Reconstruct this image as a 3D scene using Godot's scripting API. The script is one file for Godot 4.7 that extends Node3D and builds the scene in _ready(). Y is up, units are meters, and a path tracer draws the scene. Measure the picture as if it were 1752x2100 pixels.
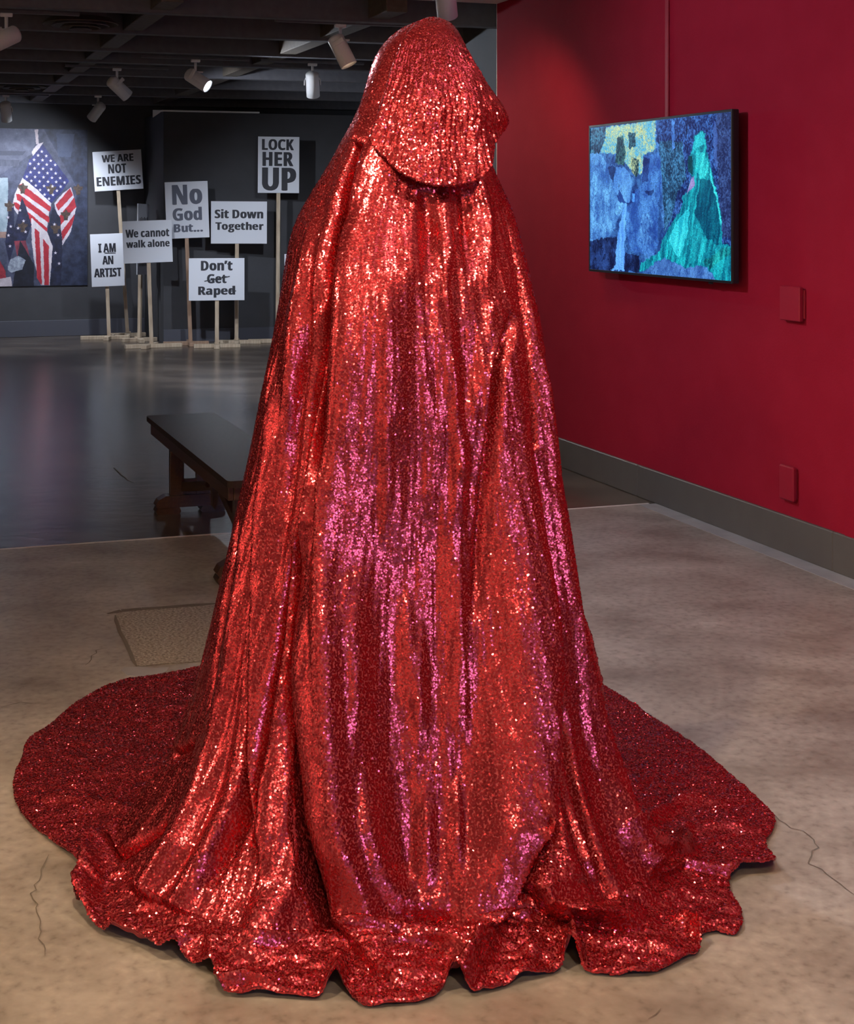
extends Node3D
# A gallery: a hooded figure draped in red sequins stands before a dark hall of placards.
# Room coordinates: a runs to the right along the cross walls, b runs away from the lens along the red wall.

const PHI := 0.310933
const DEG := PI / 180.0

var room_basis := Basis(Vector3.UP, PHI)
var names := {}
var M := {}
var shapes := {}


func rp(a: float, y: float, b: float) -> Vector3:
	return Vector3(a * cos(PHI) - b * sin(PHI), y, -a * sin(PHI) - b * cos(PHI))


func numbered(called: String) -> String:
	var n: int = names.get(called, 0)
	names[called] = n + 1
	return called if n == 0 else "%s_%03d" % [called, n]


func put(o: Node3D, called: String, parent: Node) -> Node3D:
	o.name = numbered(called) if parent == self else called
	parent.add_child(o, true)
	return o


func thing(called: String, label: String, category: String, at: Vector3 = Vector3.ZERO, turn: float = 0.0, group: String = "") -> Node3D:
	var o := Node3D.new()
	put(o, called, self)
	o.position = at
	o.rotation.y = turn
	tag(o, label, category, group)
	return o


func tag(o: Node3D, label: String, category: String, group: String = "") -> void:
	o.set_meta("label", label)
	o.set_meta("category", category)
	if group:
		o.set_meta("group", group)


func setting(called: String) -> Node3D:
	var o := Node3D.new()
	put(o, called, self)
	o.set_meta("kind", "structure")
	return o


func mesh(called: String, m: Mesh, mat: Material, parent: Node, t: Transform3D = Transform3D.IDENTITY) -> MeshInstance3D:
	var o := MeshInstance3D.new()
	o.mesh = m
	o.material_override = mat
	o.transform = t
	put(o, called, parent)
	return o


# ---------------------------------------------------------------- shapes

func tri(st: SurfaceTool, a: Vector3, b: Vector3, c: Vector3) -> void:
	st.add_vertex(a)
	st.add_vertex(b)
	st.add_vertex(c)


# a face whose corners run clockwise seen from outside; `away` is a point inside the solid
func face(st: SurfaceTool, p: Array, inside: Vector3) -> void:
	var n: Vector3 = (p[1] - p[0]).cross(p[2] - p[0])
	var flip: bool = n.dot(p[0] - inside) > 0.0
	for i in range(1, p.size() - 1):
		if flip:
			tri(st, p[0], p[i + 1], p[i])
		else:
			tri(st, p[0], p[i], p[i + 1])


func begin() -> SurfaceTool:
	var st := SurfaceTool.new()
	st.begin(Mesh.PRIMITIVE_TRIANGLES)
	st.set_smooth_group(-1)
	return st


func finish(st: SurfaceTool) -> ArrayMesh:
	st.generate_normals()
	return st.commit()


# box centred on the origin with chamfered edges
func box(size: Vector3, chamfer: float = 0.003) -> ArrayMesh:
	var key := "box%s%s" % [size, chamfer]
	if shapes.has(key):
		return shapes[key]
	var st := begin()
	var h := size * 0.5
	var c: float = minf(chamfer, minf(h.x, minf(h.y, h.z)) * 0.6)
	var o := Vector3.ZERO
	for axis in 3:
		var u := (axis + 1) % 3
		var w := (axis + 2) % 3
		for s in [-1.0, 1.0]:
			var q := []
			for k in [[-1.0, -1.0], [1.0, -1.0], [1.0, 1.0], [-1.0, 1.0]]:
				var v := Vector3.ZERO
				v[axis] = s * h[axis]
				v[u] = k[0] * (h[u] - c)
				v[w] = k[1] * (h[w] - c)
				q.append(v)
			face(st, q, o)
		for s in [-1.0, 1.0]:
			for t in [-1.0, 1.0]:
				var a0 := Vector3.ZERO
				a0[u] = s * h[u]
				a0[w] = t * (h[w] - c)
				a0[axis] = -(h[axis] - c)
				var b0 := Vector3.ZERO
				b0[u] = s * (h[u] - c)
				b0[w] = t * h[w]
				b0[axis] = -(h[axis] - c)
				var a1 := a0
				a1[axis] = h[axis] - c
				var b1 := b0
				b1[axis] = h[axis] - c
				face(st, [a0, a1, b1, b0], o)
	for x in [-1.0, 1.0]:
		for y in [-1.0, 1.0]:
			for z in [-1.0, 1.0]:
				face(st, [Vector3(x * h.x, y * (h.y - c), z * (h.z - c)), Vector3(x * (h.x - c), y * h.y, z * (h.z - c)), Vector3(x * (h.x - c), y * (h.y - c), z * h.z)], o)
	var m := finish(st)
	shapes[key] = m
	return m


# outline in x and y, pushed from z0 to z1
func prism(outline: PackedVector2Array, z0: float, z1: float) -> ArrayMesh:
	var st := begin()
	var ids := Geometry2D.triangulate_polygon(outline)
	for i in range(0, ids.size(), 3):
		var a := outline[ids[i]]
		var b := outline[ids[i + 1]]
		var c := outline[ids[i + 2]]
		if (b - a).cross(c - a) > 0.0:
			var t := b
			b = c
			c = t
		tri(st, Vector3(a.x, a.y, z1), Vector3(b.x, b.y, z1), Vector3(c.x, c.y, z1))
		tri(st, Vector3(a.x, a.y, z0), Vector3(c.x, c.y, z0), Vector3(b.x, b.y, z0))
	var area := 0.0
	for i in outline.size():
		area += outline[i].cross(outline[(i + 1) % outline.size()])
	for i in outline.size():
		var a := outline[i]
		var b := outline[(i + 1) % outline.size()]
		if area > 0.0:
			var t := a
			a = b
			b = t
		tri(st, Vector3(a.x, a.y, z1), Vector3(a.x, a.y, z0), Vector3(b.x, b.y, z0))
		tri(st, Vector3(a.x, a.y, z1), Vector3(b.x, b.y, z0), Vector3(b.x, b.y, z1))
	return finish(st)


# profile of (radius, y) points turned about y
func lathe(profile: Array, sides: int = 28) -> ArrayMesh:
	var st := SurfaceTool.new()
	st.begin(Mesh.PRIMITIVE_TRIANGLES)
	for i in profile.size() - 1:
		var p: Vector2 = profile[i]
		var q: Vector2 = profile[i + 1]
		if p.is_equal_approx(q):
			continue
		st.set_smooth_group(i if i % 1 == 0 and profile.size() < 9 else 0)
		for k in sides:
			var t0 := TAU * k / sides
			var t1 := TAU * (k + 1) / sides
			var a := Vector3(p.x * cos(t0), p.y, p.x * sin(t0))
			var b := Vector3(p.x * cos(t1), p.y, p.x * sin(t1))
			var c := Vector3(q.x * cos(t1), q.y, q.x * sin(t1))
			var d := Vector3(q.x * cos(t0), q.y, q.x * sin(t0))
			if q.x > 1e-6:
				tri(st, a, c, d)
			if p.x > 1e-6:
				tri(st, a, b, c)
	st.generate_normals()
	return st.commit()


# round bar through points
func tube(points: Array, radius: float, sides: int = 8) -> ArrayMesh:
	var st := SurfaceTool.new()
	st.begin(Mesh.PRIMITIVE_TRIANGLES)
	st.set_smooth_group(0)
	var rings := []
	for i in points.size():
		var p: Vector3 = points[i]
		var d: Vector3 = (points[mini(i + 1, points.size() - 1)] - points[maxi(i - 1, 0)]).normalized()
		var side := d.cross(Vector3.UP if absf(d.y) < 0.9 else Vector3.RIGHT).normalized()
		var up := side.cross(d)
		var ring := []
		for k in sides:
			ring.append(p + (side * cos(TAU * k / sides) + up * sin(TAU * k / sides)) * radius)
		rings.append(ring)
	for i in rings.size() - 1:
		for k in sides:
			var l := (k + 1) % sides
			tri(st, rings[i][k], rings[i + 1][l], rings[i + 1][k])
			tri(st, rings[i][k], rings[i][l], rings[i + 1][l])
	for k in range(1, sides - 1):
		tri(st, rings[0][0], rings[0][k + 1], rings[0][k])
		tri(st, rings[-1][0], rings[-1][k], rings[-1][k + 1])
	st.generate_normals()
	return st.commit()


# a box in room coordinates, from one corner to the other
func block(called: String, parent: Node, a0: float, a1: float, y0: float, y1: float, b0: float, b1: float, mat: Material, chamfer: float = 0.002) -> MeshInstance3D:
	var size := Vector3(absf(a1 - a0), absf(y1 - y0), absf(b1 - b0))
	return mesh(called, box(size, chamfer), mat, parent, Transform3D(room_basis, rp((a0 + a1) / 2.0, (y0 + y1) / 2.0, (b0 + b1) / 2.0)))


# ---------------------------------------------------------------- materials

func paint(r: float, g: float, b: float, rough: float = 0.6, metal: float = 0.0) -> StandardMaterial3D:
	var m := StandardMaterial3D.new()
	m.albedo_color = Color(r, g, b).linear_to_srgb()
	m.roughness = rough
	m.metallic = metal
	return m


func noise_texture(frequency: float, ramp: Array, size: int = 512, octaves: int = 5, kind: int = FastNoiseLite.TYPE_SIMPLEX_SMOOTH, seed_value: int = 1) -> NoiseTexture2D:
	var n := FastNoiseLite.new()
	n.noise_type = kind
	n.frequency = frequency
	n.fractal_octaves = octaves
	n.seed = seed_value
	var t := NoiseTexture2D.new()
	t.noise = n
	t.width = size
	t.height = size
	t.seamless = true
	if ramp:
		var g := Gradient.new()
		var at := PackedFloat32Array()
		var colours := PackedColorArray()
		for r in ramp:
			at.append(r[0])
			colours.append(Color(r[1], r[2], r[3]).linear_to_srgb())
		g.offsets = at
		g.colors = colours
		t.color_ramp = g
	return t


func grained(m: StandardMaterial3D, texture: Texture2D, scale: Vector3, relief: Texture2D = null, depth: float = 0.0) -> StandardMaterial3D:
	m.albedo_texture = texture
	m.uv1_triplanar = true
	m.uv1_world_triplanar = true
	m.uv1_scale = scale
	if relief:
		m.normal_enabled = true
		m.normal_texture = relief
		m.normal_scale = depth
	return m

const SEQUIN_PITCH := 0.0036
const SEQUIN_RADIUS := 0.0023


func _ready() -> void:
	# camera: level, with the lens shifted so that the horizon lies high in the picture
	var cam := Camera3D.new()
	cam.name = "camera"
	cam.projection = Camera3D.PROJECTION_FRUSTUM
	cam.near = 0.1
	cam.far = 60.0
	cam.size = 2100.0 / 2950.0 * cam.near
	cam.frustum_offset = Vector2((876.0 - 720.0) / 2950.0, (428.0 - 1050.0) / 2950.0) * cam.near
	cam.position = Vector3(0, 1.5, 0)
	add_child(cam)
	cam.current = true

	# daylight outside the street window behind the lens
	var sky := ProceduralSkyMaterial.new()
	sky.sky_top_color = Color(0.55, 0.70, 1.0)
	sky.sky_horizon_color = Color(0.70, 0.81, 1.0)
	sky.ground_horizon_color = Color(0.6, 0.62, 0.68)
	sky.ground_bottom_color = Color(0.42, 0.43, 0.46)
	sky.sky_energy_multiplier = 1.0
	var env := Environment.new()
	env.background_mode = Environment.BG_SKY
	env.sky = Sky.new()
	env.sky.sky_material = sky
	env.background_energy_multiplier = 15.0
	env.tonemap_mode = Environment.TONE_MAPPER_LINEAR
	env.tonemap_exposure = 1.0
	env.sdfgi_enabled = true
	env.ssao_enabled = true
	env.ssil_enabled = true
	var world := WorldEnvironment.new()
	world.name = "world"
	world.environment = env
	add_child(world)

	make_materials()
	build_room()
	build_robe()
	build_hall_lights()
	build_signs()
	build_wall_things()
	build_bench()


func make_materials() -> void:
	M.cloth = paint(0.28, 0.022, 0.030, 0.7)
	M.sequin = paint(0.64, 0.060, 0.082, 0.20, 0.96)
	M.loose_sequin = paint(0.68, 0.064, 0.086, 0.13, 0.88)
	M.red_wall = grained(paint(1, 1, 1, 0.85), noise_texture(0.02, [[0.0, 0.270, 0.006, 0.024], [1.0, 0.300, 0.009, 0.030]], 256), Vector3(0.8, 0.8, 0.8), noise_relief(0.25, 2.0), 0.12)
	M.red_wall.metallic_specular = 0.25
	M.white = paint(0.74, 0.73, 0.71, 0.8)
	M.grey_wall = grained(paint(1, 1, 1, 0.8), noise_texture(0.02, [[0.0, 0.50, 0.49, 0.47], [1.0, 0.56, 0.55, 0.53]], 256), Vector3(0.6, 0.6, 0.6))
	M.dark_wall = grained(paint(1, 1, 1, 0.75), noise_texture(0.02, [[0.0, 0.050, 0.051, 0.058], [1.0, 0.064, 0.065, 0.074]], 256), Vector3(0.6, 0.6, 0.6))
	M.dark_base = paint(0.075, 0.078, 0.10, 0.5)
	M.black = paint(0.012, 0.012, 0.015, 0.7)
	M.joist = grained(paint(1, 1, 1, 0.7), noise_texture(0.03, [[0.0, 0.10, 0.10, 0.115], [1.0, 0.14, 0.14, 0.16]], 256), Vector3(1.5, 1.5, 1.5))
	M.girder = grained(paint(1, 1, 1, 0.7), noise_texture(0.03, [[0.0, 0.08, 0.064, 0.05], [1.0, 0.13, 0.108, 0.085]], 256), Vector3(2.5, 2.5, 2.5))
	M.rubber = grained(paint(1, 1, 1, 0.5), noise_texture(0.02, [[0.0, 0.085, 0.078, 0.076], [1.0, 0.105, 0.098, 0.094]], 256), Vector3(1, 1, 1))
	var slab := [[0.0, 0.20, 0.175, 0.158], [0.35, 0.30, 0.276, 0.256], [0.6, 0.35, 0.327, 0.306], [0.85, 0.41, 0.387, 0.364], [1.0, 0.54, 0.52, 0.495]]
	M.slab = grained(paint(1, 1, 1, 0.40), noise_texture(0.006, slab, 1024, 6), Vector3(0.30, 0.3, 0.42), noise_relief(0.05, 3.0), 0.05)
	speckle(M.slab, [[0.0, 0.55, 0.54, 0.53], [0.3, 0.80, 0.80, 0.79], [0.55, 0.88, 0.88, 0.88], [0.72, 0.92, 0.92, 0.92], [0.85, 1.0, 1.0, 1.0]], 0.9)
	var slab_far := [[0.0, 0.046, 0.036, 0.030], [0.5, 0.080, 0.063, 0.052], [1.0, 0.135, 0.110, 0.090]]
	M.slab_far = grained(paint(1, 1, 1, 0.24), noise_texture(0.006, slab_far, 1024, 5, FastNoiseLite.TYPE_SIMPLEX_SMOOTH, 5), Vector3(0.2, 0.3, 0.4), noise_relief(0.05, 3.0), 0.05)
	M.patch = grained(paint(1, 1, 1, 0.9), noise_texture(0.14, [[0.0, 0.06, 0.055, 0.05], [0.3, 0.20, 0.182, 0.165], [0.5, 0.28, 0.258, 0.235], [0.75, 0.35, 0.328, 0.30], [1.0, 0.55, 0.52, 0.48]], 512, 3), Vector3(1.0, 1.0, 1.0), noise_relief(0.12, 6.0), 0.5)
	M.caulk = paint(0.13, 0.115, 0.10, 0.8)
	M.pale_strip = grained(paint(1, 1, 1, 0.5), noise_texture(0.02, [[0.0, 0.26, 0.265, 0.29], [1.0, 0.36, 0.365, 0.39]], 256), Vector3(1.2, 1.2, 1.2))
	M.joint = paint(0.62, 0.58, 0.60, 0.45)
	M.lamp_white = paint(0.84, 0.85, 0.87, 0.45)
	M.board = paint(0.68, 0.71, 0.78, 0.7)
	M.ink = paint(0.018, 0.020, 0.030, 0.6)
	M.grey_ink = paint(0.085, 0.095, 0.135, 0.6)
	var pine := [[0.0, 0.36, 0.27, 0.19], [0.5, 0.50, 0.40, 0.29], [1.0, 0.60, 0.50, 0.38]]
	M.pine = grained(paint(1, 1, 1, 0.7), noise_texture(0.02, pine, 256), Vector3(6, 0.8, 6))
	M.pine_dark = grained(paint(1, 1, 1, 0.7), noise_texture(0.02, [[0.0, 0.26, 0.16, 0.10], [1.0, 0.42, 0.28, 0.20]], 256), Vector3(6, 0.8, 6))
	M.bench = grained(paint(1, 1, 1, 0.34), noise_texture(0.02, [[0.0, 0.032, 0.015, 0.010], [1.0, 0.075, 0.036, 0.023]], 512), Vector3(5, 5, 0.9))
	M.bench_top = grained(paint(1, 1, 1, 0.42), noise_texture(0.02, [[0.0, 0.020, 0.012, 0.010], [1.0, 0.036, 0.022, 0.018]], 512), Vector3(5, 5, 0.9))
	M.bench_top.metallic_specular = 0.35
	M.bezel = paint(0.012, 0.013, 0.018, 0.35)
	M.plate = paint(0.29, 0.009, 0.029, 0.5)
	M.plate.metallic_specular = 0.35
	M.steel = paint(0.5, 0.5, 0.52, 0.35, 1.0)
	M.glass = paint(0.9, 0.95, 1.0, 0.02)
	M.glass.albedo_color.a = 0.08
	M.glass.transparency = BaseMaterial3D.TRANSPARENCY_ALPHA


func noise_relief(frequency: float, strength: float) -> NoiseTexture2D:
	var t := noise_texture(frequency, [], 512, 4, FastNoiseLite.TYPE_SIMPLEX_SMOOTH, 9)
	t.as_normal_map = true
	t.bump_strength = strength
	return t


func speckle(m: StandardMaterial3D, ramp: Array, scale: float) -> void:
	m.detail_enabled = true
	m.detail_blend_mode = BaseMaterial3D.BLEND_MODE_MUL
	m.detail_albedo = noise_texture(0.045, ramp, 512, 5, FastNoiseLite.TYPE_SIMPLEX, 21)
	m.detail_uv_layer = BaseMaterial3D.DETAIL_UV_2
	m.uv2_triplanar = true
	m.uv2_world_triplanar = true
	m.uv2_scale = Vector3(scale, scale, scale)


# ---------------------------------------------------------------- the room

const RED_A := 3.733      # face of the red wall
const RED_END := 8.54     # where it and the white ceiling end
const FAR_B := 17.18      # far wall
const HALL_A := 4.1       # right side wall just past the red wall
const OUTER_A := 7.0      # far right wall of the hall
const LEFT_A := -6.0
const REAR_B := -6.0
const CEIL := 2.82
const DECK := 3.02


func build_room() -> void:
	var floor_ := setting("floor")
	block("slab", floor_, LEFT_A - 0.2, HALL_A + 0.2, -0.2, 0.0, REAR_B - 0.2, 6.497, M.slab, 0.0)
	block("slab", floor_, LEFT_A - 0.2, OUTER_A + 0.2, -0.2, 0.0, 6.515, FAR_B + 0.2, M.slab_far, 0.0)
	block("joint", floor_, LEFT_A, RED_A - 0.05, -0.02, 0.001, 6.497, 6.515, M.joint, 0.0)
	block("edge_strip", floor_, RED_A - 0.115, RED_A, -0.02, 0.0015, REAR_B, 6.49, M.pale_strip, 0.0)
	build_floor_marks(floor_)

	var right := setting("wall_right")
	block("board", right, RED_A, RED_A + 0.22, 0.0, DECK, 4.98, RED_END, M.red_wall, 0.0)
	block("board", right, RED_A - 0.012, RED_A + 0.22, 0.0, DECK, REAR_B, 4.98, M.red_wall, 0.0)
	block("corner_bead", right, RED_A - 0.001, RED_A + 0.221, 0.0, DECK, RED_END, RED_END + 0.004, M.lamp_white, 0.0)
	var base := setting("baseboard_right")
	var cuts := [REAR_B, 1.2, 3.1, 5.05, 6.68, RED_END + 0.004]
	for i in cuts.size() - 1:
		block("rubber_length", base, RED_A - 0.020, RED_A, 0.0, 0.165, cuts[i] + 0.0008, cuts[i + 1] - 0.0008, M.rubber, 0.004)

	var hall := setting("wall_hall")
	block("board", hall, HALL_A, HALL_A + 0.2, 0.0, DECK, RED_END, 12.2, M.dark_wall, 0.0)
	block("return", hall, RED_A + 0.22, OUTER_A + 0.2, 0.0, DECK, RED_END - 0.2, RED_END, M.dark_wall, 0.0)
	block("board", hall, OUTER_A, OUTER_A + 0.2, 0.0, DECK, RED_END, FAR_B + 0.2, M.dark_wall, 0.0)
	var far := setting("wall_back")
	block("board", far, LEFT_A - 0.2, OUTER_A, 0.0, DECK, FAR_B, FAR_B + 0.2, M.dark_wall, 0.0)
	var far_base := setting("baseboard_back")
	block("board", far_base, LEFT_A, 2.92, 0.0, 0.19, FAR_B - 0.018, FAR_B, M.dark_base, 0.004)
	var part := setting("wall_partition")
	block("board", part, 2.92, 5.6, 0.0, 2.585, 15.93, FAR_B, M.dark_wall, 0.002)
	block("top_cap", part, 2.90, 4.02, 2.585, 2.603, 15.91, 16.0, M.lamp_white, 0.002)
	var wedge := PackedVector2Array([Vector2(0, 0), Vector2(0.12, 0), Vector2(0.0, -0.085)])
	mesh("bracket", prism(wedge, -0.02, 0.0), M.lamp_white, part, Transform3D(room_basis, rp(2.80, 2.600, 15.92)))
	var part_base := setting("baseboard_partition")
	block("board", part_base, 2.92, 5.6, 0.0, 0.15, 15.914, 15.93, M.dark_base, 0.004)

	var left := setting("wall_left")
	block("board", left, LEFT_A - 0.2, LEFT_A, 0.0, DECK, REAR_B, RED_END, M.grey_wall, 0.0)
	block("board", left, LEFT_A - 0.2, LEFT_A, 0.0, DECK, RED_END, FAR_B, M.dark_wall, 0.0)
	# rear wall with the street window
	var rear := setting("wall_rear")
	block("pier", rear, LEFT_A - 0.2, 0.8, 0.0, DECK, REAR_B - 0.2, REAR_B, M.grey_wall, 0.0)
	block("pier", rear, 3.5, RED_A + 0.22, 0.0, DECK, REAR_B - 0.2, REAR_B, M.grey_wall, 0.0)
	block("sill_wall", rear, 0.8, 3.5, 0.0, 0.95, REAR_B - 0.2, REAR_B, M.grey_wall, 0.0)
	block("head_wall", rear, 0.8, 3.5, 2.35, DECK, REAR_B - 0.2, REAR_B, M.grey_wall, 0.0)
	var window := setting("window_1")
	for a in [0.83, 2.15, 3.47]:
		block("mullion", window, a - 0.03, a + 0.03, 0.95, 2.35, REAR_B - 0.13, REAR_B - 0.07, M.bezel, 0.003)
	for y in [0.98, 2.32]:
		block("rail", window, 0.8, 3.5, y - 0.03, y + 0.03, REAR_B - 0.13, REAR_B - 0.07, M.bezel, 0.003)
	for k in 2:
		block("pane", window, 0.86 + 1.32 * k, 0.86 + 1.32 * k + 1.26, 1.01, 2.29, REAR_B - 0.104, REAR_B - 0.098, M.glass, 0.0)

	var ceiling := setting("ceiling")
	block("board", ceiling, LEFT_A - 0.2, RED_A, CEIL, DECK + 0.2, REAR_B - 0.2, RED_END, M.white, 0.0)
	var deck := setting("ceiling_hall")
	block("deck", deck, LEFT_A - 0.2, OUTER_A + 0.2, DECK, DECK + 0.2, RED_END, FAR_B + 0.2, M.black, 0.0)
	for b in [8.95, 10.05, 11.2, 12.1, 13.25, 14.4, 15.6, 16.95]:
		block("joist", deck, LEFT_A, OUTER_A, 2.72, DECK, b - 0.045, b + 0.045, M.joist, 0.004)
	block("track", deck, 0.25, 1.15, 2.72, 2.742, 9.185, 9.221, M.joist, 0.002)
	block("track", deck, 0.75, 1.65, 2.72, 2.742, 15.822, 15.858, M.joist, 0.002)
	block("track", deck, 1.44, 2.34, 2.72, 2.742, 12.501, 12.537, M.joist, 0.002)
	block("track", deck, 1.70, 2.60, 2.72, 2.742, 15.586, 15.622, M.joist, 0.002)
	block("track", deck, 1.94, 2.84, 2.72, 2.742, 11.569, 11.605, M.joist, 0.002)
	block("track", deck, 2.94, 3.84, 2.72, 2.742, 11.579, 11.615, M.joist, 0.002)
	block("track", deck, 2.40, 3.30, 2.72, 2.742, 9.068, 9.104, M.joist, 0.002)
	for a in [-0.62, 1.62, 3.05]:
		block("girder", deck, a - 0.07, a + 0.07, 2.74, 2.88, RED_END, FAR_B, M.girder, 0.004)


# a flat ribbon on the floor through points (world x, z)
func ribbon(points: Array, width: float, height: float) -> ArrayMesh:
	var st := begin()
	for i in points.size() - 1:
		var p: Vector2 = points[i]
		var q: Vector2 = points[i + 1]
		var s := (q - p).normalized().orthogonal() * width * 0.5
		var w0 := 0.35 if i == 0 else 1.0
		var w1 := 0.35 if i == points.size() - 2 else 1.0
		face(st, [Vector3(p.x + s.x * w0, height, p.y + s.y * w0), Vector3(q.x + s.x * w1, height, q.y + s.y * w1), Vector3(q.x - s.x * w1, height, q.y - s.y * w1), Vector3(p.x - s.x * w0, height, p.y - s.y * w0)], Vector3(p.x, -1, p.y))
	return finish(st)


func jagged(points: Array, step: float, stray: float, seed_value: int) -> Array:
	var rng := RandomNumberGenerator.new()
	rng.seed = seed_value
	var out := []
	for i in points.size() - 1:
		var p: Vector2 = points[i]
		var q: Vector2 = points[i + 1]
		var n: int = maxi(1, int(p.distance_to(q) / step))
		for k in n:
			out.append(p.lerp(q, float(k) / n) + Vector2(rng.randf_range(-stray, stray), rng.randf_range(-stray, stray)))
	out.append(points[-1])
	return out


func build_floor_marks(floor_: Node3D) -> void:
	mesh("patch", prism(PackedVector2Array([Vector2(-0.871, 5.331), Vector2(-0.766, 5.383), Vector2(-0.642, 5.410), Vector2(-0.495, 5.450), Vector2(-0.430, 5.075), Vector2(-0.445, 4.768), Vector2(-0.578, 4.738), Vector2(-0.700, 4.717), Vector2(-0.762, 4.906), Vector2(-0.814, 5.086)]), -0.01, 0.0012), M.patch, floor_, Transform3D(Basis(Vector3.RIGHT, -PI / 2.0), Vector3.ZERO))
	mesh("filler_patch", prism(PackedVector2Array([Vector2(-0.748, 4.673), Vector2(-0.740, 4.702), Vector2(-0.694, 4.707), Vector2(-0.636, 4.692), Vector2(-0.596, 4.702), Vector2(-0.597, 4.658), Vector2(-0.624, 4.629), Vector2(-0.680, 4.609), Vector2(-0.717, 4.619)]), -0.01, 0.0018), M.pale_strip, floor_, Transform3D(Basis(Vector3.RIGHT, -PI / 2.0), Vector3.ZERO))
	mesh("caulk_line", ribbon(jagged([Vector2(-0.901, -5.319), Vector2(-0.855, -5.364), Vector2(-0.714, -5.403), Vector2(-0.590, -5.443), Vector2(-0.491, -5.463)], 0.06, 0.004, 1), 0.034, 0.002), M.caulk, floor_)
	mesh("caulk_line", ribbon(jagged([Vector2(-0.871, -5.306), Vector2(-0.817, -5.098), Vector2(-0.762, -4.906), Vector2(-0.701, -4.707)], 0.06, 0.004, 2), 0.014, 0.002), M.caulk, floor_)
	mesh("crack", ribbon(jagged([Vector2(-0.696, -4.712), Vector2(-0.594, -4.738), Vector2(-0.484, -4.763)], 0.05, 0.003, 3), 0.005, 0.002), M.caulk, floor_)
	mesh("crack", ribbon(jagged([Vector2(-0.706, -3.335), Vector2(-0.698, -3.237), Vector2(-0.697, -3.145), Vector2(-0.681, -3.103), Vector2(-0.658, -3.041), Vector2(-0.637, -2.956), Vector2(-0.614, -2.885)], 0.02, 0.006, 4), 0.0022, 0.002), M.caulk, floor_)
	mesh("crack", ribbon(jagged([Vector2(1.032, -3.615), Vector2(1.053, -3.504), Vector2(1.098, -3.441), Vector2(1.092, -3.378), Vector2(1.048, -3.292), Vector2(1.069, -3.261), Vector2(1.085, -3.170), Vector2(1.099, -3.143)], 0.02, 0.006, 5), 0.0022, 0.002), M.caulk, floor_)
	mesh("crack", ribbon(jagged([Vector2(-1.057, -4.330), Vector2(-1.008, -4.373), Vector2(-0.951, -4.351)], 0.04, 0.006, 6), 0.003, 0.002), M.caulk, floor_)
	mesh("crack", ribbon(jagged([Vector2(-0.872, -4.723), Vector2(-0.860, -4.879), Vector2(-0.840, -4.906)], 0.03, 0.006, 7), 0.003, 0.002), M.caulk, floor_)
	mesh("crack", ribbon(jagged([Vector2(0.551, -2.662), Vector2(0.569, -2.672), Vector2(0.581, -2.695)], 0.02, 0.004, 8), 0.0025, 0.002), M.caulk, floor_)
	mesh("crack", ribbon(jagged([Vector2(-1.382, -8.318), Vector2(-1.233, -7.944), Vector2(-1.188, -7.874)], 0.08, 0.01, 9), 0.006, 0.002), M.caulk, floor_)


# ---------------------------------------------------------------- lamps

# a track head: adapter, stem, yoke and a round white can; `aim` is the way its open end points
func track_head(at: Vector3, aim: Vector3, label: String, yoke: bool, energy: float, colour: Color, angle: float, glow: float) -> Node3D:
	var t := thing("track_light", label, "track light", at, 0.0, "white track lights")
	aim = aim.normalized()
	mesh("adapter", box(Vector3(0.075, 0.022, 0.035), 0.003), M.lamp_white, t, Transform3D(room_basis, Vector3(0, -0.011, 0)))
	mesh("stem", tube([Vector3(0, -0.02, 0), Vector3(0, -0.10, 0)], 0.011, 10), M.lamp_white, t)
	var pivot := Vector3(0, -0.155, 0)
	var z := -aim
	var x := Vector3.UP.cross(z).normalized()
	var y := z.cross(x)
	var turned := Basis(x, y, z)
	if yoke:
		var arc := []
		for k in 13:
			var f := PI * k / 12.0
			arc.append(pivot + x * cos(f) * 0.068 + Vector3.UP * sin(f) * 0.055)
		arc.push_front(pivot + x * 0.068 - Vector3.UP * 0.03)
		arc.append(pivot - x * 0.068 - Vector3.UP * 0.03)
		mesh("yoke", tube(arc, 0.006, 6), M.lamp_white, t)
	else:
		mesh("yoke", box(Vector3(0.012, 0.09, 0.03), 0.002), M.lamp_white, t, Transform3D(turned, pivot + x * 0.062 + Vector3(0, 0.03, 0)))
		mesh("yoke", box(Vector3(0.125, 0.012, 0.03), 0.002), M.lamp_white, t, Transform3D(room_basis, Vector3(0, -0.103, 0)))
	# can along z: closed rounded back at plus z, open mouth at minus z
	var can := []
	for k in 9:
		var f := PI * 0.5 * (1.0 - k / 8.0)
		can.append(Vector2(0.056 * cos(f * 0.999), -0.085 - 0.03 * sin(f)))
	can.append(Vector2(0.057, 0.112))
	can.append(Vector2(0.053, 0.112))
	can.append(Vector2(0.048, 0.085))
	var turn := Transform3D(Basis(turned.x, -turned.z, turned.y), pivot + aim * 0.02)
	mesh("can", lathe(can), M.lamp_white, t, turn)
	var lens := StandardMaterial3D.new()
	lens.albedo_color = Color(0.85, 0.85, 0.85)
	lens.roughness = 0.3
	if glow > 0.0:
		lens.emission_enabled = true
		lens.emission = colour
		lens.emission_energy_multiplier = glow
	mesh("lens", lathe([Vector2(0.049, 0.080), Vector2(0.049, 0.086), Vector2(0.0, 0.088)]), lens, t, turn)
	if energy > 0.0:
		var s := SpotLight3D.new()
		s.name = "spot"
		t.add_child(s)
		s.transform = Transform3D(turned, pivot + aim * 0.145)
		s.light_energy = energy
		s.light_color = colour
		s.light_size = 0.045
		s.spot_angle = angle
		s.spot_angle_attenuation = 0.6
		s.spot_range = 25.0
		s.spot_attenuation = 2.0
		s.shadow_enabled = true
	return t


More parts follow.
